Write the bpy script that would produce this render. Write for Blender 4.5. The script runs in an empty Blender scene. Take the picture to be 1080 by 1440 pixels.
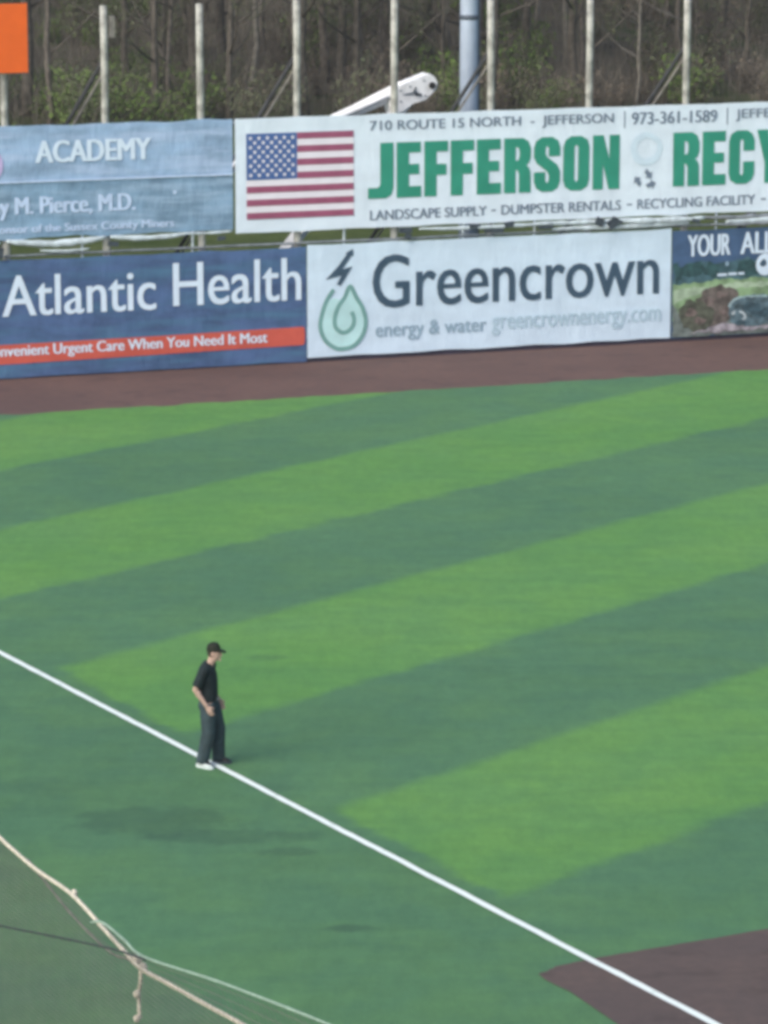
import bpy, bmesh, math, random
from mathutils import Vector, Matrix, noise as mnoise

# ------------------------------------------------------------------ camera, sky, sun, exposure
SC = bpy.context.scene
COL = SC.collection
cam_data = bpy.data.cameras.new('camera')
cam = bpy.data.objects.new('camera', cam_data)
COL.objects.link(cam)
cam.location = (0.0, 0.0, 13.4)
cam.rotation_euler = (math.radians(90 - 11.0958), 0, 0)
cam_data.sensor_fit = 'VERTICAL'
cam_data.sensor_height = 24.0
cam_data.lens = 85.83
cam_data.clip_end = 3000
SC.camera = cam

SUN_ELEV, SUN_AZ = math.radians(38), math.radians(-140)      # azimuth measured from +Y (towards the fence) to the right
world = bpy.data.worlds.new('World')
SC.world = world
world.use_nodes = True
wn = world.node_tree
wn.nodes.clear()
sky = wn.nodes.new('ShaderNodeTexSky')
sky.sky_type = 'NISHITA'
sky.sun_disc = False
sky.sun_elevation = SUN_ELEV
sky.sun_rotation = SUN_AZ
sky.air_density = 1.0
sky.dust_density = 3.0
bg = wn.nodes.new('ShaderNodeBackground')
bg.inputs['Strength'].default_value = 0.15
wo = wn.nodes.new('ShaderNodeOutputWorld')
wn.links.new(sky.outputs['Color'], bg.inputs['Color'])
wn.links.new(bg.outputs['Background'], wo.inputs['Surface'])

sun_data = bpy.data.lights.new('sun', 'SUN')
sun_data.energy = 1.5
sun_data.angle = math.radians(42)
sun_data.color = (1.0, 0.96, 0.9)
sun = bpy.data.objects.new('sun', sun_data)
COL.objects.link(sun)
to_sun = Vector((math.sin(SUN_AZ) * math.cos(SUN_ELEV), math.cos(SUN_AZ) * math.cos(SUN_ELEV), math.sin(SUN_ELEV)))
sun.rotation_euler = to_sun.to_track_quat('Z', 'Y').to_euler()

SC.view_settings.view_transform = 'Standard'
SC.view_settings.look = 'None'
SC.view_settings.exposure = 0.60
SC.view_settings.gamma = 1.0
SC.view_settings.use_curve_mapping = False
SC.cycles.filter_width = 3.9          # the photograph is a soft video frame
SC.cycles.max_bounces = 5
SC.cycles.use_denoising = True

# ------------------------------------------------------------------ helpers
def tag(o, label=None, cat=None, group=None, kind=None):
    if label: o['label'] = label
    if cat: o['category'] = cat
    if group: o['group'] = group
    if kind: o['kind'] = kind
    return o

def empty(name, loc=(0, 0, 0), rz=0.0):
    o = bpy.data.objects.new(name, None)
    o.empty_display_size = 0.2
    COL.objects.link(o)
    o.location = loc
    o.rotation_euler = (0, 0, rz)
    return o

def link_mesh(name, me, material=None, parent=None, smooth=False):
    me.name = name
    if material is not None:
        me.materials.clear()
        me.materials.append(material)
    if smooth:
        for p in me.polygons: p.use_smooth = True
    o = bpy.data.objects.new(name, me)
    COL.objects.link(o)
    o.parent = parent
    return o

def bm_obj(name, bm, material=None, parent=None, smooth=False):
    me = bpy.data.meshes.new(name)
    bmesh.ops.recalc_face_normals(bm, faces=bm.faces)
    bm.to_mesh(me)
    bm.free()
    return link_mesh(name, me, material, parent, smooth)

def add_box(bm, x0, x1, y0, y1, z0, z1, bevel=0.0):
    vs = [bm.verts.new((x, y, z)) for z in (z0, z1) for y in (y0, y1) for x in (x0, x1)]
    idx = ((0, 2, 3, 1), (4, 5, 7, 6), (0, 1, 5, 4), (2, 6, 7, 3), (0, 4, 6, 2), (1, 3, 7, 5))
    fs = [bm.faces.new([vs[i] for i in f]) for f in idx]
    if bevel > 0:
        es = list({e for f in fs for e in f.edges})
        bmesh.ops.bevel(bm, geom=es, offset=bevel, segments=2, affect='EDGES', profile=0.7)

def add_tube(bm, pts, radii, seg=8, cap=True, ref=Vector((0, 0, 1)), ell=None):
    """ring tube through pts; ell = list of (ra, rb) for elliptical rings (ra along ref-ish side, rb across)"""
    pts = [Vector(p) for p in pts]
    n = len(pts)
    rings = []
    for i, p in enumerate(pts):
        t = (pts[min(i + 1, n - 1)] - pts[max(i - 1, 0)]).normalized()
        r = Vector(ref)
        if abs(t.dot(r)) > 0.95: r = Vector((1, 0, 0)) if abs(t.x) < 0.9 else Vector((0, 1, 0))
        a = (r - t * r.dot(t)).normalized()
        b = t.cross(a)
        ra, rb = ell[i] if ell else (radii[i], radii[i])
        rings.append([bm.verts.new(p + a * (ra * math.cos(2 * math.pi * k / seg)) + b * (rb * math.sin(2 * math.pi * k / seg))) for k in range(seg)])
    for i in range(n - 1):
        for k in range(seg):
            bm.faces.new((rings[i][k], rings[i][(k + 1) % seg], rings[i + 1][(k + 1) % seg], rings[i + 1][k]))
    if cap and seg > 2:
        bm.faces.new(rings[0][::-1])
        bm.faces.new(rings[-1])

def add_ball(bm, c, rx, ry, rz, rot=None, u=14, v=9):
    m = Matrix.Translation(Vector(c)) @ (rot if rot is not None else Matrix.Identity(4)) @ Matrix.Diagonal((rx, ry, rz, 1))
    bmesh.ops.create_uvsphere(bm, u_segments=u, v_segments=v, radius=1.0, matrix=m)

# ------------------------------------------------------------------ materials
def new_mat(name):
    m = bpy.data.materials.new(name)
    m.use_nodes = True
    return m, m.node_tree, m.node_tree.nodes['Principled BSDF']

def N_(nt, kind, **kw):
    n = nt.nodes.new(kind)
    for k, v in kw.items(): setattr(n, k, v)
    return n

def math_(nt, op, a, b=None, c=None):
    n = N_(nt, 'ShaderNodeMath', operation=op)
    for i, x in enumerate((a, b, c)):
        if x is None: continue
        if isinstance(x, (int, float)): n.inputs[i].default_value = x
        else: nt.links.new(x, n.inputs[i])
    return n.outputs[0]

def mix_(nt, f, a, b, mode='MIX'):
    n = N_(nt, 'ShaderNodeMix', data_type='RGBA', blend_type=mode)
    for sock, x in ((n.inputs[0], f), (n.inputs[6], a), (n.inputs[7], b)):
        if isinstance(x, (int, float)): sock.default_value = x
        elif isinstance(x, tuple): sock.default_value = (x[0], x[1], x[2], 1)
        else: nt.links.new(x, sock)
    return n.outputs[2]

def noise_(nt, vec, scale, detail=3.0, rough=0.55):
    n = N_(nt, 'ShaderNodeTexNoise')
    n.inputs['Scale'].default_value = scale
    n.inputs['Detail'].default_value = detail
    n.inputs['Roughness'].default_value = rough
    nt.links.new(vec, n.inputs['Vector'])
    return n.outputs['Fac']

def range_(nt, x, a, b, c=0.0, d=1.0, kind='SMOOTHSTEP'):
    n = N_(nt, 'ShaderNodeMapRange', interpolation_type=kind)
    nt.links.new(x, n.inputs[0])
    n.inputs[1].default_value, n.inputs[2].default_value = a, b
    n.inputs[3].default_value, n.inputs[4].default_value = c, d
    return n.outputs[0]

def bump_(nt, bsdf, h, strength, dist):
    b = N_(nt, 'ShaderNodeBump')
    b.inputs['Strength'].default_value = strength
    b.inputs['Distance'].default_value = dist
    nt.links.new(h, b.inputs['Height'])
    nt.links.new(b.outputs[0], bsdf.inputs['Normal'])

def coords(nt, kind='Object'):
    return N_(nt, 'ShaderNodeTexCoord').outputs[kind]

def plain(name, c, rough=0.6, var=0.12, scale=3.0, metal=0.0, bump=0.0, bdist=0.01, bscale=None, spec=0.3):
    m, nt, b = new_mat(name)
    v = coords(nt)
    f = noise_(nt, v, scale, 5)
    f = range_(nt, f, 0.3, 0.7)
    lo = tuple(x * (1 - var) for x in c)
    hi = tuple(min(1.0, x * (1 + var)) for x in c)
    nt.links.new(mix_(nt, f, lo, hi), b.inputs['Base Color'])
    b.inputs['Roughness'].default_value = rough
    b.inputs['Metallic'].default_value = metal
    b.inputs['Specular IOR Level'].default_value = spec
    if bump > 0: bump_(nt, b, noise_(nt, v, bscale or scale * 4, 4), bump, bdist)
    return m

# turf: two-tone artificial grass laid in bands, with a plain margin along the line
STR_N = (-0.7771, 0.6293)                    # across the bands
LINE_P, LINE_D = Vector((-0.66, 46.66)), Vector((0.4789, -0.8779))
def turf_material():
    m, nt, b = new_mat('artificial_turf')
    v = coords(nt)
    sep = N_(nt, 'ShaderNodeSeparateXYZ'); nt.links.new(v, sep.inputs[0])
    x, y = sep.outputs[0], sep.outputs[1]
    wob = noise_(nt, v, 1.1, 4)
    n = math_(nt, 'ADD', math_(nt, 'MULTIPLY', x, STR_N[0]), math_(nt, 'MULTIPLY', y, STR_N[1]))
    n = math_(nt, 'ADD', n, math_(nt, 'MULTIPLY', math_(nt, 'SUBTRACT', wob, 0.5), 0.5))
    ph = math_(nt, 'MULTIPLY', math_(nt, 'SUBTRACT', n, 26.15), 2 * math.pi / 8.52)
    band = range_(nt, math_(nt, 'SINE', ph), -0.15, 0.15)
    q = math_(nt, 'ADD', math_(nt, 'MULTIPLY', math_(nt, 'SUBTRACT', x, LINE_P.x), -LINE_D.y), math_(nt, 'MULTIPLY', math_(nt, 'SUBTRACT', y, LINE_P.y), LINE_D.x))
    q = math_(nt, 'ADD', q, math_(nt, 'MULTIPLY', math_(nt, 'SUBTRACT', wob, 0.5), 0.5))
    fair = range_(nt, q, 0.22, 0.5)
    light = math_(nt, 'MULTIPLY', band, fair)
    big = range_(nt, noise_(nt, v, 0.16, 3), 0.32, 0.68)
    mid = range_(nt, noise_(nt, v, 1.7, 5, 0.65), 0.3, 0.7)
    fine = noise_(nt, v, 38, 5, 0.75)
    dark_c = mix_(nt, big, (0.063, 0.157, 0.073), (0.073, 0.176, 0.078))
    lite_c = mix_(nt, big, (0.088, 0.228, 0.055), (0.102, 0.242, 0.064))
    c = mix_(nt, light, dark_c, lite_c)
    c = mix_(nt, mid, c, mix_(nt, 1.0, c, (1.09, 1.08, 1.06), 'MULTIPLY'))
    c = mix_(nt, range_(nt, fine, 0.25, 0.75), mix_(nt, 1.0, c, (0.84, 0.85, 0.86), 'MULTIPLY'), mix_(nt, 1.0, c, (1.12, 1.11, 1.1), 'MULTIPLY'))
    mp = N_(nt, 'ShaderNodeMapping'); mp.inputs['Rotation'].default_value = (0, 0, math.radians(-51)); mp.inputs['Scale'].default_value = (0.5, 1.6, 1.0)
    nt.links.new(v, mp.inputs[0])
    grain = range_(nt, noise_(nt, mp.outputs[0], 1.5, 6, 0.7), 0.28, 0.72)          # brushing marks along the bands
    c = mix_(nt, grain, mix_(nt, 1.0, c, (0.90, 0.91, 0.93), 'MULTIPLY'), mix_(nt, 1.0, c, (1.08, 1.07, 1.03), 'MULTIPLY'))
    blot = range_(nt, noise_(nt, v, 0.55, 5, 0.62), 0.36, 0.66)
    c = mix_(nt, blot, mix_(nt, 1.0, c, (0.93, 0.95, 1.03), 'MULTIPLY'), mix_(nt, 1.0, c, (1.06, 1.03, 0.95), 'MULTIPLY'))
    mp4 = N_(nt, 'ShaderNodeMapping'); mp4.inputs['Scale'].default_value = (1.0, 0.3, 1.0)
    nt.links.new(v, mp4.inputs[0])
    tuft = range_(nt, noise_(nt, mp4.outputs[0], 5.5, 5, 0.75), 0.3, 0.7)
    c = mix_(nt, tuft, mix_(nt, 1.0, c, (0.91, 0.92, 0.93), 'MULTIPLY'), mix_(nt, 1.0, c, (1.08, 1.07, 1.05), 'MULTIPLY'))
    speck = range_(nt, noise_(nt, v, 9.0, 4, 0.8), 0.62, 0.74)                     # dark rubber infill showing
    c = mix_(nt, math_(nt, 'MULTIPLY', speck, 0.25), c, (0.03, 0.05, 0.035))
    # broad dark patch and smaller scuffed, wet-looking ones with a shape of their own
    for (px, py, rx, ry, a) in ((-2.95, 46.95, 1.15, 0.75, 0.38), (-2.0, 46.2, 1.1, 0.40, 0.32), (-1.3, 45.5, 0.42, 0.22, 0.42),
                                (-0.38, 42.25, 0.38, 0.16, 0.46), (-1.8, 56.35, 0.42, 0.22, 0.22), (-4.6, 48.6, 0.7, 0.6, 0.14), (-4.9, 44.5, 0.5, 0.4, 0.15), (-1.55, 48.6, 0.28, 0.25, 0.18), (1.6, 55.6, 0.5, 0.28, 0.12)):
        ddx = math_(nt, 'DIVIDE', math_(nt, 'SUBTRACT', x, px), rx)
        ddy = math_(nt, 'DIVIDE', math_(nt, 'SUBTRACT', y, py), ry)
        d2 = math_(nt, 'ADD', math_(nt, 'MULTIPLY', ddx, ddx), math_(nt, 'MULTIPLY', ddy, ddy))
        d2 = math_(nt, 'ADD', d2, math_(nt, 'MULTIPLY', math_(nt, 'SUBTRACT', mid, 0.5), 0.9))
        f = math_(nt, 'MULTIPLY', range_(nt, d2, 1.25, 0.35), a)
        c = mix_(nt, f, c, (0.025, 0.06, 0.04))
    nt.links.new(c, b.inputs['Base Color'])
    b.inputs['Roughness'].default_value = 0.75
    b.inputs['Specular IOR Level'].default_value = 0.25
    bump_(nt, b, fine, 0.5, 0.02)
    return m

def soil_material(name, c1, c2, c3):
    m, nt, b = new_mat(name)
    v = coords(nt)
    f1 = range_(nt, noise_(nt, v, 0.45, 4), 0.35, 0.65)
    f2 = range_(nt, noise_(nt, v, 5.0, 6, 0.7), 0.3, 0.7)
    f3 = noise_(nt, v, 60, 4, 0.7)
    c = mix_(nt, f1, c1, c2)
    c = mix_(nt, math_(nt, 'MULTIPLY', f2, 0.6), c, c3)
    damp = range_(nt, noise_(nt, v, 1.3, 4, 0.6), 0.54, 0.68)
    c = mix_(nt, math_(nt, 'MULTIPLY', damp, 0.35), c, tuple(x * 0.62 for x in c3))
    c = mix_(nt, range_(nt, f3, 0.3, 0.7), mix_(nt, 1.0, c, (0.85, 0.85, 0.85), 'MULTIPLY'), c)
    nt.links.new(c, b.inputs['Base Color'])
    b.inputs['Roughness'].default_value = 0.9
    b.inputs['Specular IOR Level'].default_value = 0.15
    bump_(nt, b, f3, 0.5, 0.015)
    return m

def vinyl(name, c, var=0.05, wr=0.35, streak=None, scale=0.8):
    """printed vinyl sheet: faint fading, soft creases"""
    m, nt, b = new_mat(name)
    v = coords(nt)
    mp = N_(nt, 'ShaderNodeMapping'); mp.inputs['Scale'].default_value = (1.0, 1.0, 2.2)
    nt.links.new(v, mp.inputs[0])
    f = range_(nt, noise_(nt, mp.outputs[0], scale, 5, 0.6), 0.3, 0.7)
    lo = tuple(x * (1 - var) for x in c); hi = tuple(min(1, x * (1 + var)) for x in c)
    col = mix_(nt, f, lo, hi)
    if streak:
        mp2 = N_(nt, 'ShaderNodeMapping'); mp2.inputs['Scale'].default_value = (0.35, 1.0, 3.2); mp2.inputs['Rotation'].default_value = (0, 0.25, 0)
        nt.links.new(v, mp2.inputs[0])
        s = range_(nt, noise_(nt, mp2.outputs[0], 1.3, 4, 0.6), 0.42, 0.72)
        col = mix_(nt, s, col, streak)
    nt.links.new(col, b.inputs['Base Color'])
    b.inputs['Roughness'].default_value = 0.5
    b.inputs['Specular IOR Level'].default_value = 0.3
    mp3 = N_(nt, 'ShaderNodeMapping'); mp3.inputs['Scale'].default_value = (1.0, 1.0, 0.45)
    nt.links.new(v, mp3.inputs[0])
    bump_(nt, b, noise_(nt, mp3.outputs[0], 1.6, 5, 0.6), wr, 0.12)
    return m

MT = {}
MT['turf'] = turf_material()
MT['track'] = soil_material('track_soil', (0.128, 0.080, 0.070), (0.162, 0.098, 0.082), (0.100, 0.070, 0.070))
MT['dirt'] = soil_material('infield_clay', (0.110, 0.084, 0.078), (0.132, 0.096, 0.084), (0.084, 0.070, 0.066))
def line_paint():
    m, nt, b = new_mat('white_line_paint')
    v = coords(nt)
    f = math_(nt, 'MULTIPLY', range_(nt, noise_(nt, v, 3.5, 6, 0.75), 0.56, 0.72), 0.5)
    nt.links.new(mix_(nt, f, (0.70, 0.77, 0.73), (0.14, 0.26, 0.17)), b.inputs['Base Color'])
    b.inputs['Roughness'].default_value = 0.85
    return m
MT['paint'] = line_paint()
MT['white'] = vinyl('white_vinyl', (0.66, 0.76, 0.85), 0.05)
MT['white2'] = vinyl('cool_white_vinyl', (0.57, 0.71, 0.83), 0.06)
MT['acad_top'] = vinyl('pale_blue_vinyl', (0.26, 0.385, 0.55), 0.26, 0.6, (0.39, 0.51, 0.70), 0.6)
MT['acad_low'] = vinyl('grey_blue_vinyl', (0.18, 0.295, 0.42), 0.26, 0.7, (0.31, 0.44, 0.59), 0.7)
MT['navy'] = vinyl('navy_vinyl', (0.066, 0.116, 0.238), 0.26, 0.5, (0.072, 0.165, 0.275), 0.9)
MT['navy2'] = vinyl('slate_blue_vinyl', (0.055, 0.105, 0.20), 0.2, 0.4)
MT['redband'] = vinyl('red_print', (0.52, 0.10, 0.07), 0.08)
MT['whiteprint'] = plain('white_print', (0.62, 0.74, 0.86), 0.5, 0.04)
MT['paleprint'] = plain('pale_print', (0.50, 0.63, 0.83), 0.5, 0.08)
MT['greenprint'] = plain('green_print', (0.030, 0.262, 0.180), 0.5, 0.08, 1.2)
MT['greyprint'] = plain('grey_print', (0.155, 0.20, 0.27), 0.5, 0.12, 4)
MT['darkprint'] = plain('dark_slate_print', (0.045, 0.085, 0.13), 0.5, 0.1, 2)
MT['faintprint'] = plain('faint_print', (0.26, 0.38, 0.47), 0.5, 0.05)
MT['faint2'] = plain('very_faint_print', (0.57, 0.70, 0.80), 0.5, 0.05)
MT['dropfill'] = plain('pale_mint_print', (0.46, 0.71, 0.72), 0.5, 0.1, 1.5)
MT['dropline'] = plain('teal_grey_print', (0.16, 0.33, 0.31), 0.5, 0.08)
MT['flagblue'] = plain('flag_blue_print', (0.055, 0.12, 0.31), 0.5, 0.05)
MT['flagred'] = plain('flag_red_print', (0.30, 0.085, 0.155), 0.5, 0.08)
MT['flagwhite'] = plain('flag_white_print', (0.74, 0.72, 0.78), 0.5, 0.03)
MT['pink'] = plain('pink_print', (0.47, 0.40, 0.64), 0.5, 0.1)
MT['post'] = plain('weathered_post', (0.33, 0.335, 0.305), 0.8, 0.3, 5, bump=0.3)
MT['rail'] = plain('galvanised_rail', (0.30, 0.32, 0.34), 0.45, 0.2, 6, metal=0.5)
MT['brace'] = plain('dark_brace', (0.035, 0.037, 0.04), 0.6, 0.3, 5)
MT['brace2'] = plain('pale_brace', (0.20, 0.19, 0.17), 0.7, 0.3, 5)
MT['pole'] = plain('galvanised_pole', (0.36, 0.43, 0.52), 0.55, 0.08, 2, metal=0.15)
MT['poleband'] = plain('dark_band', (0.08, 0.10, 0.13), 0.6)
MT['orange'] = plain('orange_board_paint', (0.75, 0.13, 0.02), 0.6, 0.05, 1.5)
MT['orange_d'] = plain('orange_board_frame', (0.45, 0.08, 0.02), 0.6, 0.1, 2)
MT['machine'] = plain('white_machine_paint', (0.70, 0.71, 0.71), 0.45, 0.16, 3)
MT['black'] = plain('black_rubber', (0.02, 0.02, 0.022), 0.7, 0.2)
MT['netting'] = plain('folded_white_netting', (0.50, 0.58, 0.62), 0.8, 0.2, 6, bump=0.5)
MT['clamp'] = plain('dark_clamp', (0.045, 0.06, 0.075), 0.6, 0.3, 8)
MT['base'] = plain('dark_base_strip', (0.05, 0.045, 0.07), 0.7, 0.2, 2)
MT['rope'] = plain('beige_rope', (0.50, 0.47, 0.38), 0.85, 0.2, 40, bump=0.5, bdist=0.004, bscale=150)
MT['rope_g'] = plain('greenish_cord', (0.24, 0.34, 0.27), 0.85, 0.15, 30)
MT['rope_d'] = plain('dark_cable', (0.035, 0.045, 0.045), 0.7, 0.2, 20)
MT['rope_b'] = plain('grey_brown_cord', (0.16, 0.17, 0.14), 0.85, 0.2, 20)
MT['net'] = plain('grey_brown_net_twine', (0.135, 0.115, 0.115), 0.9, 0.15, 10)

# ------------------------------------------------------------------ ground and field (z layered by 4 mm)
FA = Vector((-8.949, 84.343, 0.0))             # a point of the fence foot
FD = Vector((0.93677, 0.34994, 0.0))           # along the fence
FN = Vector((-0.34994, 0.93677, 0.0))          # away from the field
FROT = math.atan2(FD.y, FD.x)
def fp(s, n=0.0, z=0.0): return FA + FD * s + FN * n + Vector((0, 0, z))

def hill(x, y):
    n = (Vector((x, y, 0)) - FA).dot(FN)
    h = 0.0
    if n > 56:
        t = n - 56
        h = 0.15 * t * min(1.0, t / 14.0) if t < 150 else 22.5
        h += 0.5 * mnoise.noise(Vector((x * 0.09, y * 0.09, 0))) * min(1, t / 10)
    return h

def ground_material():
    m, nt, b = new_mat('rough_ground')
    v = coords(nt)
    sep = N_(nt, 'ShaderNodeSeparateXYZ'); nt.links.new(v, sep.inputs[0])
    n = math_(nt, 'ADD', math_(nt, 'MULTIPLY', math_(nt, 'SUBTRACT', sep.outputs[0], FA.x), FN.x), math_(nt, 'MULTIPLY', math_(nt, 'SUBTRACT', sep.outputs[1], FA.y), FN.y))
    wob = noise_(nt, v, 0.12, 4)
    wood = range_(nt, math_(nt, 'ADD', n, math_(nt, 'MULTIPLY', wob, 16)), 64, 74)
    f = range_(nt, noise_(nt, v, 0.5, 6, 0.7), 0.3, 0.7)
    fine = noise_(nt, v, 7, 6, 0.75)
    grass = mix_(nt, f, (0.055, 0.085, 0.022), (0.115, 0.145, 0.045))
    litter = mix_(nt, f, (0.110, 0.098, 0.074), (0.160, 0.142, 0.108))
    litter = mix_(nt, range_(nt, noise_(nt, v, 0.22, 5), 0.53, 0.66), litter, (0.055, 0.085, 0.035))
    c = mix_(nt, wood, grass, litter)
    c = mix_(nt, range_(nt, fine, 0.25, 0.75), mix_(nt, 1.0, c, (0.65, 0.65, 0.65), 'MULTIPLY'), c)
    nt.links.new(c, b.inputs['Base Color'])
    b.inputs['Roughness'].default_value = 0.95
    b.inputs['Specular IOR Level'].default_value = 0.1
    bump_(nt, b, fine, 0.8, 0.15)
    return m

bm = bmesh.new()
xs = [-1500, -700, -300, -160] + [-100 + 4 * i for i in range(51)] + [160, 300, 700, 1500]
ys = [-1500, -500, -150, -40, 20, 60, 90, 110, 125] + [132 + 3.5 * i for i in range(54)] + [360, 500, 900, 2000]
grid = [[bm.verts.new((x, y, hill(x, y))) for x in xs] for y in ys]
for j in range(len(ys) - 1):
    for i in range(len(xs) - 1):
        bm.faces.new((grid[j][i], grid[j][i + 1], grid[j + 1][i + 1], grid[j + 1][i]))
ground = tag(bm_obj('ground', bm, ground_material(), smooth=True), 'rough grassy ground rising into leaf-strewn woods behind the fence', 'ground', kind='structure')

def sheet(name, pts, z, mat):
    bm = bmesh.new()
    bm.faces.new([bm.verts.new((p[0], p[1], z)) for p in pts])
    return bm_obj(name, bm, mat)

def rag(p0, p1, n, amp, seed):
    """points from p0 to p1 with a slightly uneven edge"""
    rnd = random.Random(seed)
    p0, p1 = Vector(p0), Vector(p1)
    d = (p1 - p0); side = Vector((-d.y, d.x)).normalized()
    return [p0 + d * (i / n) + side * (amp * (mnoise.noise(Vector((i * 0.37 + seed * 9.1, seed, 0))) + 0.4 * rnd.uniform(-1, 1))) for i in range(n + 1)]

# warning track from behind the fence line to 4.9 m in front of it
def f2(s, n): p = fp(s, n); return (p.x, p.y)
turf_edge = rag(f2(-30, -4.9), f2(60, -4.9), 300, 0.16, 3)
turf_poly = [(-60, 5), (60, 5), (75, 60), f2(75, -4.9)] + [(p.x, p.y) for p in reversed(turf_edge)] + [f2(-50, -4.9), (-70, 50)]
tag(sheet('warning_track', [f2(-48, -7), f2(74, -7), f2(74, 0.6), f2(-48, 0.6)], 0.004, MT['track']), 'reddish brown warning track along the foot of the fence', 'warning track', kind='structure')
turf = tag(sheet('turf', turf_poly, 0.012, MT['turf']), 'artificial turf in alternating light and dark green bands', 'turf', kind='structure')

# clay of the infield corner
c_up = [(1.79, 40.49), (2.02, 40.80), (2.5, 41.10), (3.46, 41.61), (4.61, 42.22), (6.2, 42.95), (8.2, 43.6), (10.5, 44.0), (14, 44.1)]
c_lo = [(20, 38), (22, 20), (12.0, 19.6), (6.0, 31.6), (3.4, 37.05), (2.6, 38.72), (2.12, 39.86), (1.86, 40.28)]
clay = []
for a, b in zip(c_up, c_up[1:] + c_lo[:1]):
    clay += rag(a, b, 10, 0.022, len(clay))[:-1]
clay += c_lo
tag(sheet('infield_clay', [tuple(p) for p in clay], 0.018, MT['dirt']), 'dark reddish clay corner of the infield crossed by the white line', 'infield clay', kind='structure')

# the foul line
bm = bmesh.new()
L0, L1, w = LINE_P - LINE_D * 34, LINE_P + LINE_D * 26, 0.054
nrm = Vector((-LINE_D.y, LINE_D.x))
prev = None
rnd = random.Random(5)
for i in range(301):
    p = L0.lerp(L1, i / 300)
    off = 0.010 * mnoise.noise(Vector((i * 0.21, 3.3, 0)))
    a = p + nrm * (w + off + rnd.uniform(-.005, .005)); b = p - nrm * (w - off + rnd.uniform(-.005, .005))
    cur = (bm.verts.new((a.x, a.y, 0.024)), bm.verts.new((b.x, b.y, 0.024)))
    if prev: bm.faces.new((prev[0], prev[1], cur[1], cur[0]))
    prev = cur
tag(bm_obj('foul_line', bm, MT['paint']), 'white painted foul line running diagonally across the turf', 'line marking', kind='structure')

# ------------------------------------------------------------------ outfield fence: posts, rails, braces
TOP_POST = 8.62
fence = tag(empty('outfield_fence', fp(0), FROT), 'tall outfield fence of pale posts carrying two rows of banners', 'fence')
POSTS = [-4.6, -2.15, 0.26, 2.68, 5.02, 7.41, 9.87, 12.38, 14.95, 17.57, 20.1, 22.6, 25.1, 27.6]
def post_bm(seed):
    bm = bmesh.new()
    rnd = random.Random(seed)
    h = TOP_POST + rnd.uniform(-.06, .06)
    pts, rr = [], []
    lx, ly = rnd.uniform(-.02, .02), rnd.uniform(-.02, .02)
    for i in range(10):
        t = i / 9
        pts.append((lx * t * t + rnd.uniform(-.006, .006), ly * t, -0.3 + (h + 0.3) * t)); rr.append(0.098 - 0.012 * t + rnd.uniform(-.003, .003))
    add_tube(bm, pts, rr, 10)
    return bm
for i, s in enumerate(POSTS):
    o = bm_obj('post', post_bm(i), MT['post'], fence, True); o.location = (s, 0.17, 0)
for s in (2.68, 7.41, 12.38, 17.57, 22.6):          # raking strut behind every other post: a dark tube with a paler one beside it
    for k, (mt, r, dx, dz) in enumerate((('brace', 0.05, 0.0, 0.0), ('brace2', 0.032, 0.12, -0.10))):
        bm = bmesh.new()
        top = Vector((s - 0.05 + dx, 0.24, 7.25 + dz)); bot = Vector((s - 3.3 + dx, 4.4, -0.2))
        add_tube(bm, [top, top.lerp(bot, .5), bot], [r] * 3, 8)
        bm_obj('brace', bm, MT[mt], fence, True)
bm = bmesh.new(); add_box(bm, 2.80, 2.94, 0.1, 0.2, 7.85, 8.35, 0.02); bm_obj('bracket', bm, MT['brace2'], fence)
for z, r in ((2.88, 0.030), (5.80, 0.03), (0.12, 0.03)):
    bm = bmesh.new()
    pts = [(-4.7 + 0.6 * i, 0.045 if z < 5 else 0.05, z + 0.012 * mnoise.noise(Vector((i * .5, z * 7, 0)))) for i in range(55)]
    add_tube(bm, pts, [r] * len(pts), 8)
    bm_obj('rail', bm, MT['rail'], fence, True)
bm = bmesh.new(); add_box(bm, -4.7, 27.7, 0.02, 0.05, -0.05, 0.16, 0)  # dark purple strip along the foot of the fence
bm_obj('base_strip', bm, MT['base'], fence)
# thin pale uprights and dark clamps showing in the slot between the banner rows
for s in (2.05, 4.75, 8.55, 11.62, 13.5, 18.4, 20.6):
    bm = bmesh.new(); add_tube(bm, [(s, 0.085, 2.5), (s + 0.02, 0.085, 3.5)], [0.032, 0.03], 8)
    bm_obj('upright', bm, MT['netting'], fence, True)
for i, (s, z, w_, h_, r_) in enumerate(((0.02, 2.98, .16, .26, 0.2), (2.75, 3.08, .26, .12, 0.1), (5.4, 3.10, .20, .10, -.1), (10.05, 3.10, .34, .13, 0.03), (10.12, 2.95, .15, .14, .3), (11.85, 3.12, .30, .12, 0.05),
                                    (12.75, 3.13, .26, .14, -.1), (12.35, 3.0, .5, .10, 0.02), (13.7, 3.02, .4, .08, 0.0), (15.15, 3.10, .22, .20, 0.4), (15.5, 3.05, .26, .22, -.5), (15.62, 3.12, .3, .09, 0.5), (17.75, 3.02, .2, .1, 0.2))):
    bm = bmesh.new(); add_box(bm, -w_ / 2, w_ / 2, -.03, .03, -h_ / 2, h_ / 2, 0.015)
    o = bm_obj('clamp', bm, MT['clamp'], fence); o.location = (s, -0.14, z); o.rotation_euler = (0, r_, 0)

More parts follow.
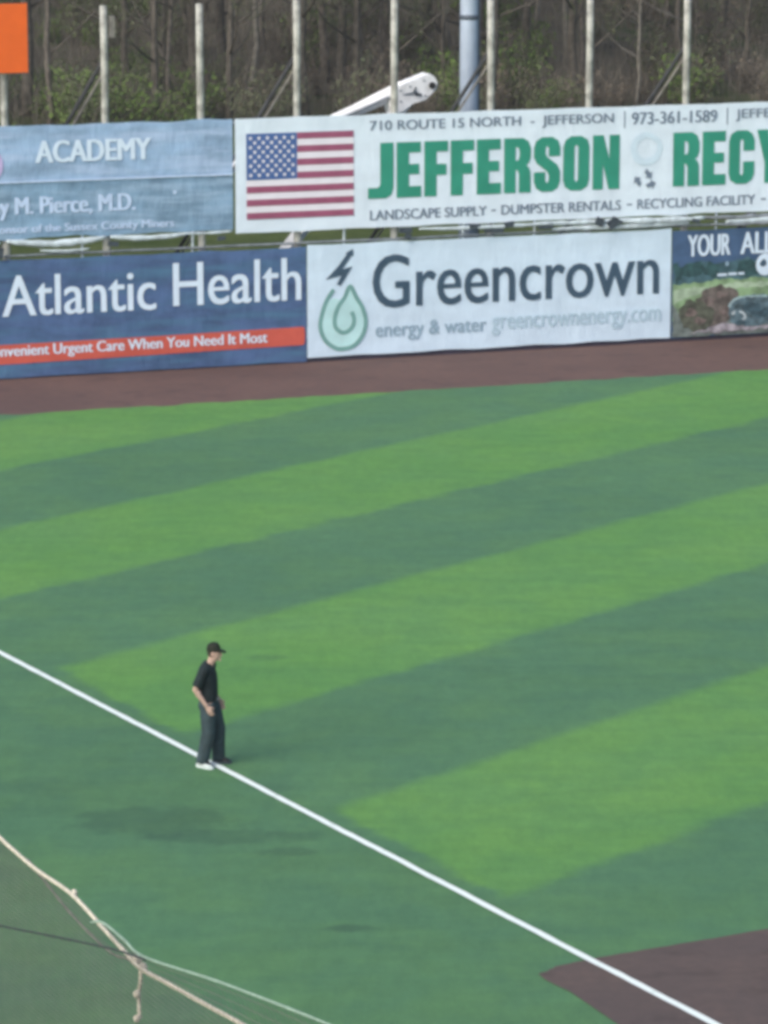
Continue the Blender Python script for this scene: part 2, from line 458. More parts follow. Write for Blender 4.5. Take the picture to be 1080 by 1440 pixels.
def drape(name, parent, s0, s1, z, thick, sag, seed, mat, n=0.0, seg=10):
    """a wrinkled, sagging roll of thin cloth"""
    bm = bmesh.new()
    k = max(8, int((s1 - s0) / 0.09))
    pts, ell = [], []
    for i in range(k + 1):
        t = i / k
        e = max(0.15, math.sin(math.pi * min(1, max(0, t * 0.94 + 0.03))) ** 0.35)
        zz = z - sag * 4 * t * (1 - t) + 0.02 * mnoise.noise(Vector((i * 0.35, seed, 0)))
        pts.append((s0 + (s1 - s0) * t, n + 0.015 * mnoise.noise(Vector((i * 0.5, seed + 9, 0))), zz))
        th = thick * e * (0.85 + 0.5 * mnoise.noise(Vector((i * 0.22, seed + 3, 0))))
        ell.append((max(.008, th), max(.008, th * 0.6)))
    add_tube(bm, pts, None, seg, ell=ell)
    return bm_obj(name, bm, mat, parent, True)

# ------------------------------------------------------------------ banners
def wave(s, z, seed):
    return 0.012 * mnoise.noise(Vector((s * 0.5, z * 0.6, seed))) + 0.005 * mnoise.noise(Vector((s * 1.7, z * 1.1, seed + 5)))

class Banner:
    def __init__(self, name, label, cat, s0, s1, z0, z1, n, seed):
        self.s0, self.z0, self.n, self.seed, self.s1, self.z1 = s0, z0, n, seed, s1, z1
        self.root = tag(empty(name, fp(s0, n, z0), FROT), label, cat, None)
        self.layer = 0
    def panel(self, name, mat, s0, s1, z0, z1, scal_top=0.02, scal_bot=0.02, pitch=2.4, lift=0.0, ragged=0.0):
        bm = bmesh.new()
        nu, nv = max(4, int((s1 - s0) / 0.2)), max(3, int((z1 - z0) / 0.25))
        fr, bk = [], []
        for j in range(nv + 1):
            rf, rb = [], []
            for i in range(nu + 1):
                s = s0 + (s1 - s0) * i / nu
                a = abs(math.sin(math.pi * (s - 0.26) / pitch))
                lo = z0 + scal_bot * (0.7 * a + mnoise.noise(Vector((s * 1.3, self.seed, 1)))) + ragged * mnoise.noise(Vector((s * 2.3, self.seed, 4)))
                hi = z1 - scal_top * (0.7 * a + mnoise.noise(Vector((s * 1.3, self.seed, 2))))
                z = lo + (hi - lo) * j / nv
                y = wave(s, z, self.seed) - lift
                rf.append(bm.verts.new((s - self.s0, y, z - self.z0))); rb.append(bm.verts.new((s - self.s0, y + 0.008, z - self.z0)))
            fr.append(rf); bk.append(rb)
        for j in range(nv):
            for i in range(nu):
                bm.faces.new((fr[j][i], fr[j][i + 1], fr[j + 1][i + 1], fr[j + 1][i]))
                bm.faces.new((bk[j][i], bk[j + 1][i], bk[j + 1][i + 1], bk[j][i + 1]))
        for j in range(nv):
            bm.faces.new((fr[j][0], fr[j + 1][0], bk[j + 1][0], bk[j][0])); bm.faces.new((fr[j][nu], bk[j][nu], bk[j + 1][nu], fr[j + 1][nu]))
        for i in range(nu):
            bm.faces.new((fr[0][i], bk[0][i], bk[0][i + 1], fr[0][i + 1])); bm.faces.new((fr[nv][i], fr[nv][i + 1], bk[nv][i + 1], bk[nv][i]))
        o = bm_obj(name, bm, mat, self.root, True)
        o.data.set_sharp_from_angle(angle=0.7)
        return o
    def place(self, name, me, mat, lift, parent=None, label=None):
        """lay a flat mesh given in (s, z) on the front of the banner"""
        xs = [v.co.x for v in me.vertices]
        if max(xs) - min(xs) > 0.9:             # cut long prints so that they follow the sheet
            bm = bmesh.new(); bm.from_mesh(me)
            x = min(xs) + 0.4
            while x < max(xs) - 0.05:
                bmesh.ops.bisect_plane(bm, geom=list(bm.verts) + list(bm.edges) + list(bm.faces), plane_co=(x, 0, 0), plane_no=(1, 0, 0))
                x += 0.4
            bm.to_mesh(me); bm.free()
        for v in me.vertices:
            s, z = v.co.x, v.co.y
            v.co = (s - self.s0, wave(s, z, self.seed) - lift, z - self.z0)
        o = link_mesh(name, me, mat, parent or self.root)
        if label: o['label'] = label
        return o
    def shapes(self, name, loops, mat, lift=0.012, parent=None, label=None):
        return self.place(name, fill(loops), mat, lift, parent, label)
    def text(self, name, string, s0, s1, z0, z1, mat, lift=0.012, bold=0.0, parent=None):
        """a line of print fitted to a box, one part for each word; bold = extra stroke width in metres"""
        words = string.split()
        full = text_mesh(string)
        xs = [v.co.x for v in full.vertices]; ys_ = [v.co.y for v in full.vertices]
        ax, bx, ay, by = min(xs), max(xs), min(ys_), max(ys_)
        bpy.data.meshes.remove(full)
        kx, kz = (s1 - s0 - bold) / (bx - ax), (z1 - z0) / (by - ay)
        for k, wd in enumerate(words):
            pre = ' '.join(string.split(' ')[:0])
            me = text_mesh(wd)
            start = string.index(wd) if words.count(wd) == 1 else -1
            # where the word begins: width of the text before it
            head_ = string[:start]
            if head_.strip():
                m2 = text_mesh(head_ + wd); mx = max(v.co.x for v in m2.vertices); bpy.data.meshes.remove(m2)
                dx = mx - max(v.co.x for v in me.vertices)
            else: dx = 0.0
            bm = bmesh.new()
            copies = (0.0,) if bold <= 0 else (0.0, bold / 2, bold)
            for c_i, sh in enumerate(copies):
                b2 = bmesh.new(); b2.from_mesh(me)
                for v in b2.verts:
                    v.co = (s0 + sh + (v.co.x + dx - ax) * kx, z0 + (v.co.y - ay) * kz, 0.002 * c_i)
                m3 = bpy.data.meshes.new('x'); b2.to_mesh(m3); b2.free()
                bm.from_mesh(m3); bpy.data.meshes.remove(m3)
            bm.to_mesh(me); bm.free()
            for v in me.vertices:
                s, z = v.co.x, v.co.y
                v.co = (s - self.s0, wave(s, z, self.seed) - lift - v.co.z, z - self.z0)
            link_mesh(name, me, mat, parent or self.root)

def curve_to_mesh(cu):
    o = bpy.data.objects.new('tmp', cu)
    COL.objects.link(o)
    dg = bpy.context.evaluated_depsgraph_get()
    me = bpy.data.meshes.new_from_object(o.evaluated_get(dg))
    bpy.data.objects.remove(o)
    bpy.data.curves.remove(cu)
    return me

def text_mesh(string, weight=0.0, shear=0.0, space=1.0):
    cu = bpy.data.curves.new('t', 'FONT')
    cu.body = string
    cu.offset = weight
    cu.shear = shear
    cu.space_character = space
    cu.resolution_u = 4
    return curve_to_mesh(cu)

def fill(loops):
    cu = bpy.data.curves.new('f', 'CURVE')
    cu.dimensions = '2D'
    cu.fill_mode = 'FRONT'
    for lp in loops:
        sp = cu.splines.new('POLY')
        sp.points.add(len(lp) - 1)
        for i, (x, y) in enumerate(lp): sp.points[i].co = (x, y, 0, 1)
        sp.use_cyclic_u = True
    return curve_to_mesh(cu)

def rect(a, b, c, d): return [(a, c), (b, c), (b, d), (a, d)]
def smooth_loop(pts, n=6, closed=True):
    out = []; m = len(pts)
    rng = range(m) if closed else range(m - 1)
    for i in rng:
        g = (lambda k: Vector(pts[k % m])) if closed else (lambda k: Vector(pts[max(0, min(m - 1, k))]))
        p0, p1, p2, p3 = g(i - 1), g(i), g(i + 1), g(i + 2)
        for k in range(n):
            t = k / n
            q = 0.5 * ((2 * p1) + (p2 - p0) * t + (2 * p0 - 5 * p1 + 4 * p2 - p3) * t * t + (3 * p1 - p0 - 3 * p2 + p3) * t ** 3)
            out.append((q.x, q.y))
    if not closed: out.append(tuple(pts[-1]))
    return out
def stroke(pts, w):
    """outline of a thick open line"""
    L, R = [], []
    for i, p in enumerate(pts):
        a, b = Vector(pts[max(0, i - 1)]), Vector(pts[min(len(pts) - 1, i + 1)])
        t = (b - a).normalized(); n = Vector((-t.y, t.x)) * w / 2
        L.append((p[0] + n.x, p[1] + n.y)); R.append((p[0] - n.x, p[1] - n.y))
    return L + R[::-1]
def arc_loop(cx, cy, rx, ry, n=24): return [(cx + rx * math.cos(2 * math.pi * i / n), cy + ry * math.sin(2 * math.pi * i / n)) for i in range(n)]

# heavy condensed capitals, 1.3 high
GL = {
 'J': (.66, [[(.30, 1.3), (.62, 1.3), (.62, .24), (.57, .08), (.44, 0), (0, 0), (0, .25), (.22, .25), (.28, .28), (.30, .36)]]),
 'E': (.64, [[(0, 0), (.60, 0), (.60, .26), (.30, .26), (.30, .54), (.55, .54), (.55, .78), (.30, .78), (.30, 1.05), (.59, 1.05), (.59, 1.3), (0, 1.3)]]),
 'F': (.61, [[(0, 0), (.30, 0), (.30, .50), (.54, .50), (.54, .76), (.30, .76), (.30, 1.05), (.58, 1.05), (.58, 1.3), (0, 1.3)]]),
 'R': (.71, [[(0, 0), (.29, 0), (.29, .55), (.34, .53), (.37, .44), (.37, 0), (.67, 0), (.66, .48), (.63, .58), (.56, .65), (.63, .72), (.67, .84), (.67, 1.05), (.61, 1.22), (.47, 1.3), (0, 1.3)], [(.29, .76), (.29, 1.09), (.36, 1.07), (.385, .99), (.385, .86), (.36, .78)]]),
 'S': (.70, [[(.66, .84), (.66, 1.05), (.61, 1.21), (.46, 1.3), (.2, 1.3), (.05, 1.21), (0, 1.05), (0, .82), (.07, .68), (.33, .48), (.37, .40), (.37, .26), (.33, .20), (.29, .26), (.29, .47), (0, .47), (0, .24), (.06, .08), (.2, 0), (.46, 0), (.6, .08), (.66, .24), (.66, .48), (.59, .63), (.33, .83), (.29, .91), (.29, 1.04), (.33, 1.1), (.37, 1.04), (.37, .84)]]),
 'O': (.71, [[(0, .26), (.05, .09), (.2, 0), (.46, 0), (.61, .09), (.66, .26), (.66, 1.04), (.61, 1.21), (.46, 1.3), (.2, 1.3), (.05, 1.21), (0, 1.04)], [(.285, .26), (.33, .20), (.375, .26), (.375, 1.04), (.33, 1.1), (.285, 1.04)]]),
 'N': (.72, [[(0, 0), (.26, 0), (.26, .62), (.40, 0), (.68, 0), (.68, 1.3), (.42, 1.3), (.42, .72), (.27, 1.3), (0, 1.3)]]),
 'C': (.70, [[(.66, .80), (.66, 1.05), (.6, 1.21), (.46, 1.3), (.2, 1.3), (.05, 1.21), (0, 1.04), (0, .26), (.05, .09), (.2, 0), (.46, 0), (.6, .09), (.66, .25), (.66, .54), (.37, .54), (.37, .26), (.33, .2), (.285, .26), (.285, 1.04), (.33, 1.1), (.37, 1.04), (.37, .80)]]),
 'Y': (.70, [[(.19, 0), (.49, 0), (.49, .50), (.70, 1.3), (.42, 1.3), (.34, .84), (.27, 1.3), (-.02, 1.3), (.19, .50)]]),
 'L': (.56, [[(0, 0), (.54, 0), (.54, .26), (.3, .26), (.3, 1.3), (0, 1.3)]]),
 'I': (.34, [[(0, 0), (.3, 0), (.3, 1.3), (0, 1.3)]]),
 'G': (.71, [[(.66, .84), (.66, 1.05), (.6, 1.21), (.46, 1.3), (.2, 1.3), (.05, 1.21), (0, 1.04), (0, .26), (.05, .09), (.2, 0), (.36, 0), (.43, .09), (.46, 0), (.66, 0), (.66, .7), (.34, .7), (.34, .5), (.39, .5), (.37, .24), (.33, .2), (.285, .26), (.285, 1.04), (.33, 1.1), (.37, 1.04), (.37, .84)]]),
}
def heavy(string, s0, s1, z0, z1):
    tot = sum(GL[c][0] + 0.035 for c in string) - 0.075
    kx, kz = (s1 - s0) / tot, (z1 - z0) / 1.3
    out, x = [], 0.0
    for c in string:
        out.append([[(s0 + (x + px) * kx, z0 + pz * kz) for px, pz in lp] for lp in GL[c][1]])
        x += GL[c][0] + 0.035
    return out

# --- pale blue banner, upper row left
B = Banner('banner', 'faded pale blue banner reading ACADEMY, upper row at the left', 'banner', -3.6, 5.76, 3.24, 5.90, -0.01, 11)
B.panel('upper_panel', MT['acad_top'], -3.6, 5.74, 4.57, 5.90, 0.03, 0.004)
B.panel('lower_panel', MT['acad_low'], -3.6, 5.74, 3.26, 4.566, 0.004, 0.05, lift=0.003)
bm = bmesh.new(); add_box(bm, 0, 9.33, -0.035, -0.022, 4.575 - 3.24, 4.615 - 3.24)
bm_obj('crease', bm, MT['paleprint'], B.root)
B.text('lettering', 'ACADEMY', 0.93, 3.74, 5.02, 5.53, MT['whiteprint'], 0.018, 0.05)
B.text('lettering', 'ey M. Pierce, M.D.', -0.15, 3.34, 3.72, 4.24, MT['paleprint'], 0.02, 0.045)
B.text('lettering', 'Sponsor of the Sussex County Miners', -0.25, 4.28, 3.36, 3.60, MT['paleprint'], 0.02, 0.02)
B.shapes('emblem', [arc_loop(-0.35, 5.0, 0.52, 0.5), arc_loop(-0.35, 5.0, 0.30, 0.28)], MT['pink'], 0.018)
B.shapes('spot', [arc_loop(4.3, 4.22, 0.05, 0.05, 10)], MT['paleprint'], 0.018)
for i, (a, b_, z, t, g) in enumerate(((0.2, 2.6, 3.24, .10, .10), (2.7, 4.6, 3.24, .075, .06), (4.4, 5.7, 3.25, .04, .02), (-3.5, 0.05, 3.2, .07, .06), (1.0, 2.2, 2.99, .035, .03))):
    drape('curled_hem', B.root, a - B.s0, b_ - B.s0, z - B.z0, t, g, 20 + i, MT['netting'], -0.06)

# --- white recycling banner, upper row right
J = Banner('banner', 'long white banner with a flag and heavy green capitals, upper row', 'banner', 5.80, 24.6, 3.16, 5.90, -0.02, 23)
J.panel('sheet', MT['white'], 5.80, 24.6, 3.17, 5.90, 0.02, 0.025)
s0, s1, z0, z1 = 6.07, 8.77, 3.50, 5.53
fl = J.shapes('flag', [rect(s0, s1, z0, z1)], MT['flagwhite'], 0.010, label='printed flag with thirteen stripes and a starred blue canton')
ch = (z1 - z0) / 13
for k in range(7):
    zz = z1 - ch * (2 * k + 1)
    J.shapes('stripe', [rect(7.34 if k < 4 else s0, s1, zz, zz + ch)], MT['flagred'], 0.015, fl)
J.shapes('canton', [rect(s0, 7.335, z1 - 7 * ch, z1)], MT['flagblue'], 0.015, fl)
stars = []
for r in range(9):
    for c in range(6 if r % 2 == 0 else 5):
        cx = s0 + (1.265 / 12) * (2 * c + (1 if r % 2 == 0 else 2)); cz = z1 - (7 * ch) * (r + 1) / 10
        stars.append([(cx + (0.060 if q % 2 == 0 else 0.027) * math.sin(q * math.pi / 5), cz + (0.060 if q % 2 == 0 else 0.027) * math.cos(q * math.pi / 5)) for q in range(10)])
J.shapes('star_field', stars, MT['flagwhite'], 0.020, fl)
J.text('lettering', '710 ROUTE 15 NORTH  -  JEFFERSON', 9.18, 15.54, 5.44, 5.74, MT['greyprint'], 0.012, 0.014)
J.text('lettering', '|', 15.82, 15.85, 5.36, 5.78, MT['greyprint'])
J.text('lettering', '973-361-1589', 16.02, 18.34, 5.44, 5.74, MT['greyprint'], 0.012, 0.02)
J.text('lettering', '|', 18.60, 18.63, 5.36, 5.78, MT['greyprint'])
J.text('lettering', 'JEFFERSON', 18.84, 20.9, 5.44, 5.74, MT['greyprint'], 0.012, 0.014)
for word, a, b_ in (('JEFFERSON', 9.13, 15.71), ('RECYCLING', 17.15, 23.6)):
    for lp in heavy(word, a, b_, 3.88, 5.21):
        J.shapes('letter', lp, MT['greenprint'], 0.014)
J.text('lettering', 'LANDSCAPE SUPPLY', 9.18, 12.20, 3.36, 3.60, MT['greyprint'], 0.012, 0.014)
J.text('lettering', '-', 12.32, 12.44, 3.46, 3.50, MT['greyprint'])
J.text('lettering', 'DUMPSTER RENTALS', 12.58, 15.76, 3.36, 3.60, MT['greyprint'], 0.012, 0.014)
J.text('lettering', '-', 15.92, 16.06, 3.46, 3.50, MT['greyprint'])
J.text('lettering', 'RECYCLING FACILITY', 16.20, 19.42, 3.36, 3.60, MT['greyprint'], 0.012, 0.014)
J.text('lettering', '-', 19.58, 19.72, 3.46, 3.50, MT['greyprint'])
J.shapes('emblem', [smooth_loop([(16.0, 4.86), (16.12, 5.12), (16.42, 5.24), (16.72, 5.12), (16.86, 4.86), (16.74, 4.56), (16.42, 4.42), (16.12, 4.54)]), smooth_loop([(16.16, 4.86), (16.24, 5.02), (16.44, 5.10), (16.64, 5.02), (16.72, 4.86), (16.64, 4.68), (16.42, 4.60), (16.24, 4.68)])], MT['faint2'], 0.012)
for k, (cx, cz, a) in enumerate(((16.48, 4.22, -0.9), (16.21, 4.04, 2.2), (16.55, 3.95, 0.3))):   # three chasing arrows
    pts = [(-.13, .05), (.02, .06), (.02, .12), (.15, 0), (.02, -.12), (.02, -.06), (-.10, -.05)]
    J.shapes('arrow', [[(cx + x * math.cos(a) - y * math.sin(a), cz + x * math.sin(a) + y * math.cos(a)) for x, y in pts]], MT['greyprint'], 0.014)

# --- blue health banner, lower row left
A_ = Banner('banner', 'dark blue banner with pale lettering above a red stripe, lower row', 'banner', -3.4, 7.56, 0.03, 2.80, -0.05, 31)
A_.panel('sheet', MT['navy'], -3.4, 7.555, 0.03, 2.80, 0.03, 0.015)
A_.text('lettering', 'Atlantic', 0.07, 3.80, 1.47, 2.43, MT['whiteprint'], 0.014, 0.03)
A_.text('lettering', 'Health', 4.22, 7.42, 1.52, 2.55, MT['whiteprint'], 0.014, 0.03)
rb = A_.shapes('red_stripe', [[(-3.35, 0.36), (0, 0.36), (3.8, 0.40), (7.46, 0.44), (7.50, 0.48), (7.51, 0.65), (7.50, 0.84), (7.46, 0.88), (3.8, 0.84), (0, 0.82), (-3.35, 0.82)]], MT['redband'], 0.012)
A_.text('lettering', 'Convenient Urgent Care When You Need It Most', -0.42, 6.56, 0.47, 0.80, MT['whiteprint'], 0.017, 0.018, parent=rb)

# --- white energy banner, lower row middle
G = Banner('banner', 'white banner with dark Greencrown lettering and a green drop, lower row', 'banner', 7.575, 17.13, 0.11, 2.84, -0.055, 47)
G.panel('sheet', MT['white2'], 7.575, 17.13, 0.11, 2.84, 0.025, 0.02)
G.text('lettering', 'Greencrown', 9.23, 16.80, 1.23, 2.52, MT['darkprint'], 0.014, 0.035)
G.text('lettering', 'energy & water', 9.31, 12.20, 0.42, 0.88, MT['faintprint'], 0.014, 0.016)
G.text('lettering', 'greencrownenergy.com', 12.34, 16.86, 0.42, 0.86, plain('pale_web_print', (0.40, 0.55, 0.64), 0.5, 0.05), 0.014, 0.012)
dr = G.shapes('drop', [smooth_loop([(8.66, 1.80), (8.78, 1.58), (8.97, 1.28), (9.07, 0.92), (8.98, 0.58), (8.74, 0.35), (8.46, 0.28), (8.18, 0.37), (7.94, 0.62), (7.88, 0.95), (7.97, 1.30), (8.20, 1.52), (8.46, 1.5)], 5)], MT['dropfill'], 0.010)
outer = smooth_loop([(8.24, 1.74), (8.06, 1.48), (7.93, 1.12), (7.90, 0.82), (8.02, 0.52), (8.26, 0.33), (8.48, 0.29), (8.76, 0.36), (8.98, 0.60), (9.06, 0.92), (8.98, 1.26), (8.82, 1.52), (8.66, 1.80), (8.52, 1.54), (8.36, 1.32), (8.27, 1.08), (8.28, 0.84), (8.42, 0.70), (8.58, 0.70), (8.72, 0.82), (8.76, 1.0), (8.70, 1.18)], 6, closed=False)
G.shapes('swirl', [stroke(outer, 0.10)], MT['dropline'], 0.016, dr)
G.shapes('bolt', [[(8.73, 2.70), (8.745, 2.52), (8.70, 2.54), (8.46, 2.22), (8.72, 2.28), (8.42, 1.82), (8.32, 1.86), (8.44, 2.07), (8.03, 1.98), (8.36, 2.30), (8.58, 2.58), (8.54, 2.60)]], MT['darkprint'], 0.014)

# --- landscaping banner, lower row right
Yb = Banner('banner', 'landscape photo banner with white YOUR ALL lettering, lower row right', 'banner', 17.16, 26.4, 0.09, 2.78, -0.045, 59)
Yb.panel('sheet', MT['navy2'], 17.16, 26.4, 0.09, 2.78, 0.02, 0.02)
Yb.text('lettering', 'YOUR', 17.57, 18.75, 2.12, 2.66, MT['whiteprint'], 0.02, 0.035)
Yb.text('lettering', 'ALL', 19.02, 19.95, 2.13, 2.67, MT['whiteprint'], 0.02, 0.035)
def ragged(lp, amp, seed, step=0.06):
    out = []
    for k, (a, b_) in enumerate(zip(lp, lp[1:] + lp[:1])):
        a, b_ = Vector(a), Vector(b_); m = max(1, int((b_ - a).length / step))
        for q in range(m):
            p_ = a.lerp(b_, q / m)
            out.append((min(26.35, max(17.18, p_.x + amp * mnoise.noise(Vector((p_.x * 7, p_.y * 7, seed))))), max(0.112, p_.y + amp * mnoise.noise(Vector((p_.x * 7, p_.y * 7, seed + 4))))))
    return out
PRN = {}
def pic(name, c, lp, lift, var=0.45, sc=5.0, amp=0.07):
    if name not in PRN: PRN[name] = plain(name + '_print', c, 0.55, var, sc)
    return Yb.shapes(name, [ragged(lp, amp, lift * 500)], PRN[name], lift)
pic('far_trees', (0.060, 0.125, 0.150), [(17.18, 2.0), (17.5, 1.92), (18.0, 2.0), (18.5, 1.93), (19.2, 2.02), (20, 1.9), (26.3, 1.95), (26.3, 1.35), (17.18, 1.35)], 0.008, 0.4, 2.5, 0.10)
for k, (x, z, a, b_) in enumerate(((17.75, 1.80, .34, .17), (18.25, 1.78, .22, .20), (19.25, 1.74, .35, .22), (17.3, 1.7, .1, .3))):
    pic('dark_tree', (0.030, 0.075, 0.080), arc_loop(x, z, a, b_, 18), 0.011 + .0004 * k, 0.4, 5, 0.12)
pic('mown_lawn', (0.20, 0.31, 0.17), [(17.18, 1.42), (18.2, 1.50), (19.4, 1.52), (21, 1.48), (26.3, 1.5), (26.3, 0.5), (17.18, 0.5)], 0.014, 0.45, 2.2, 0.06)
pic('pale_lawn', (0.32, 0.42, 0.30), [(17.2, 1.30), (18.0, 1.36), (18.9, 1.42), (20.5, 1.42), (20.5, 1.30), (18.6, 1.26), (17.6, 1.10), (17.2, 0.95)], 0.0165, 0.3, 3, 0.06)
pic('lower_bed', (0.13, 0.16, 0.15), [(17.18, 0.95), (17.5, 0.6), (18.4, 0.55), (26.3, 0.6), (26.3, 0.11), (17.18, 0.11)], 0.019, 0.4, 4)
pic('russet_bush', (0.115, 0.100, 0.090), smooth_loop([(17.65, 0.75), (17.85, 1.08), (18.1, 1.28), (18.5, 1.36), (18.85, 1.28), (18.95, 0.95), (18.75, 0.5), (18.3, 0.32), (17.9, 0.45)]), 0.022, 0.45, 5, 0.13)
pic('dark_bush', (0.080, 0.088, 0.066), smooth_loop([(17.38, 0.55), (17.42, 0.92), (17.62, 1.03), (17.95, 0.96), (18.25, 0.8), (18.35, 0.5), (18.1, 0.26), (17.6, 0.28)]), 0.025, 0.45, 6, 0.12)
for k, (x, z, a, b_) in enumerate(((18.2, 0.98, .16, .10), (18.55, 1.12, .20, .08), (17.7, 0.72, .16, .08), (18.6, 0.72, .14, .12), (17.95, 0.5, .2, .08))):
    pic('leaf_clump', (0.155, 0.115, 0.105) if k % 2 else (0.15, 0.12, 0.11), arc_loop(x, z, a, b_, 14), 0.027 + .0004 * k, 0.5, 7, 0.10)
pic('blue_rock', (0.085, 0.135, 0.160), smooth_loop([(18.72, 0.85), (19.0, 1.05), (19.5, 1.08), (20.0, 1.0), (20.2, 0.7), (20.0, 0.38), (19.2, 0.3), (18.8, 0.45)]), 0.031, 0.6, 5, 0.08)
for k, (x, z, a, b_) in enumerate(((19.35, 0.78, .22, .14), (19.7, 0.6, .2, .12), (19.1, 0.42, .2, .06))):
    pic('rock_shade', (0.040, 0.075, 0.095), arc_loop(x, z, a, b_, 14), 0.033 + .0004 * k, 0.5, 6, 0.12)
pic('rock_edge', (0.30, 0.42, 0.44), stroke(smooth_loop([(18.72, 0.82), (18.9, 1.0), (19.3, 1.07), (19.8, 1.04)], 5, False), 0.05), 0.036, 0.3, 6, 0.04)
pic('rock_glint', (0.45, 0.52, 0.55), arc_loop(18.87, 0.66, .06, .05, 10), 0.0365, 0.2, 6, 0.05)
pic('rock_glint', (0.45, 0.52, 0.55), stroke(smooth_loop([(19.02, 0.70), (19.15, 0.62), (19.18, 0.52), (19.10, 0.50)], 5, False), 0.05), 0.0368, 0.2, 6, 0.03)
pic('pale_path', (0.30, 0.28, 0.31), smooth_loop([(17.6, 0.22), (18.1, 0.28), (18.6, 0.42), (18.9, 0.34), (19.5, 0.28), (19.9, 0.36), (20, 0.26), (19.2, 0.20), (18.4, 0.20)]), 0.038, 0.4, 5, 0.06)
Yb.shapes('small_print', [rect(18.40, 18.66, 1.60, 1.66), rect(18.70, 18.94, 1.61, 1.67), rect(18.98, 19.14, 1.61, 1.67)], MT['whiteprint'], 0.022)
Yb.shapes('small_print', [arc_loop(18.66, 1.90, 0.05, 0.06, 10)], MT['faintprint'], 0.022)
Yb.shapes('ball', [arc_loop(19.72, 1.84, 0.26, 0.28)], MT['whiteprint'], 0.022)
Yb.shapes('ball_mark', [smooth_loop([(19.56, 1.86), (19.68, 1.98), (19.76, 1.86), (19.66, 1.78)])], MT['darkprint'], 0.026)

# --- folded white netting stuffed in the slot under the white banner
for i, (lab, pieces) in enumerate((
        ('folded whitish netting in the slot above the Greencrown sign', ((13.4, 16.6, 3.11, .075, .02), (13.9, 17.6, 2.97, .07, .02), (15.7, 18.0, 3.08, .09, .015), (10.4, 13.9, 3.12, .055, .03))),
        ('folded greyish netting in the slot above the YOUR ALL sign', ((17.9, 21.5, 3.08, .07, .03), (18.6, 23.0, 2.95, .08, -.02), (18.2, 20.2, 2.90, .045, .02))))):
    r = tag(empty('folded_netting', fp(pieces[0][0], -0.03, 2.9), FROT), lab, 'netting')
    for k, (a, b_, z, t, g) in enumerate(pieces):
        drape('fold', r, a - pieces[0][0], b_ - pieces[0][0], z - 2.9, t, g, 40 + i * 7 + k, MT['netting'] if i == 0 or k == 1 else MT['rail'], -0.02 - 0.03 * k)

# ------------------------------------------------------------------ orange board on the posts
ob = tag(empty('orange_board', fp(-3.2, -0.02, 7.11), FROT), 'plain orange board on a post at the top left corner', 'sign')
bm = bmesh.new(); add_box(bm, 0, 4.0, -0.035, 0.0, 0, 1.58, 0.01)
bm_obj('board', bm, MT['orange'], ob)
for z in (0.25, 1.25):
    bm = bmesh.new(); add_box(bm, 0.05, 3.9, 0.003, 0.06, z, z + 0.09, 0.005)
    bm_obj('batten', bm, MT['orange_d'], ob)

# ------------------------------------------------------------------ light pole behind the fence
p0 = fp(12.93, 3.0)
lp_ = tag(empty('light_pole', p0, FROT), 'thick blue-grey steel light pole standing behind the fence', 'light pole')
bm = bmesh.new(); add_tube(bm, [(0, 0, -0.5), (0, 0, 7.95), (0, 0, 16), (0, 0, 24)], [0.25, 0.222, 0.19, 0.15], 20)
bm_obj('shaft', bm, MT['pole'], lp_, True)
bm = bmesh.new(); add_tube(bm, [(0, 0, 7.90), (0, 0, 8.02)], [0.236, 0.236], 20)
bm_obj('band', bm, MT['poleband'], lp_, True)
bm = bmesh.new(); add_tube(bm, [(0, 0, 0), (0, 0, 0.06), (0, 0, 0.08), (0, 0, 0.5)], [0.42, 0.42, 0.29, 0.27], 20)
bm_obj('base_flange', bm, MT['pole'], lp_, True)
bm = bmesh.new(); add_tube(bm, [(0.235, -0.05, 0.5), (0.235, -0.05, 9), (0.20, -0.05, 18)], [0.04] * 3, 8)
bm_obj('conduit', bm, MT['poleband'], lp_, True)
for z in (22.2, 23.4):
    bm = bmesh.new(); add_box(bm, -1.6, 1.6, -0.28, -0.16, z, z + 0.12, 0.01)
    cb = bm_obj('crossarm', bm, MT['pole'], lp_)
    for x in (-1.4, -0.5, 0.5, 1.4):
        bm = bmesh.new(); add_tube(bm, [(x, -0.30, z - 0.12), (x, -0.5, z - 0.22), (x, -0.62, z - 0.28)], [0.1, 0.3, 0.33], 14, ref=Vector((1, 0, 0)))
        bm_obj('floodlight', bm, MT['machine'], cb, True)

# ------------------------------------------------------------------ white boom lift behind the fence
BN = 2.2
bl = tag(empty('boom_lift', fp(8.9, BN + 0.4), FROT), 'white boom arm of a lift machine poking up behind the banners', 'boom lift')
OX = 8.9
def lx(s, y, z): return Vector((s - OX, y, z))
bm = bmesh.new()
a, e = lx(6.0, -0.25, 4.32), lx(10.95, -0.25, 6.30)
add_tube(bm, [a, a.lerp(e, .75), a.lerp(e, .82), e], None, 4, ell=[(.15, .16), (.165, .17), (.185, .19), (.22, .2)])
bmesh.ops.bevel(bm, geom=list(bm.edges), offset=0.03, segments=2, affect='EDGES')
bm_obj('upper_boom', bm, MT['machine'], bl)
bm = bmesh.new()
outl = [lx(s, 0, z) for s, z in ((10.49, 5.95), (10.67, 6.36), (10.82, 6.39), (11.08, 6.51), (11.30, 6.56), (11.51, 6.66), (11.66, 6.58), (11.74, 6.42), (11.68, 6.24), (11.49, 6.12), (11.44, 6.02), (11.31, 5.98), (11.10, 5.96), (11.02, 5.88), (10.82, 5.74), (10.56, 5.70))]
fr = [bm.verts.new((p.x, -0.55, p.z)) for p in outl]; bk = [bm.verts.new((p.x, -0.02, p.z)) for p in outl]
bm.faces.new(fr); bm.faces.new(bk[::-1])
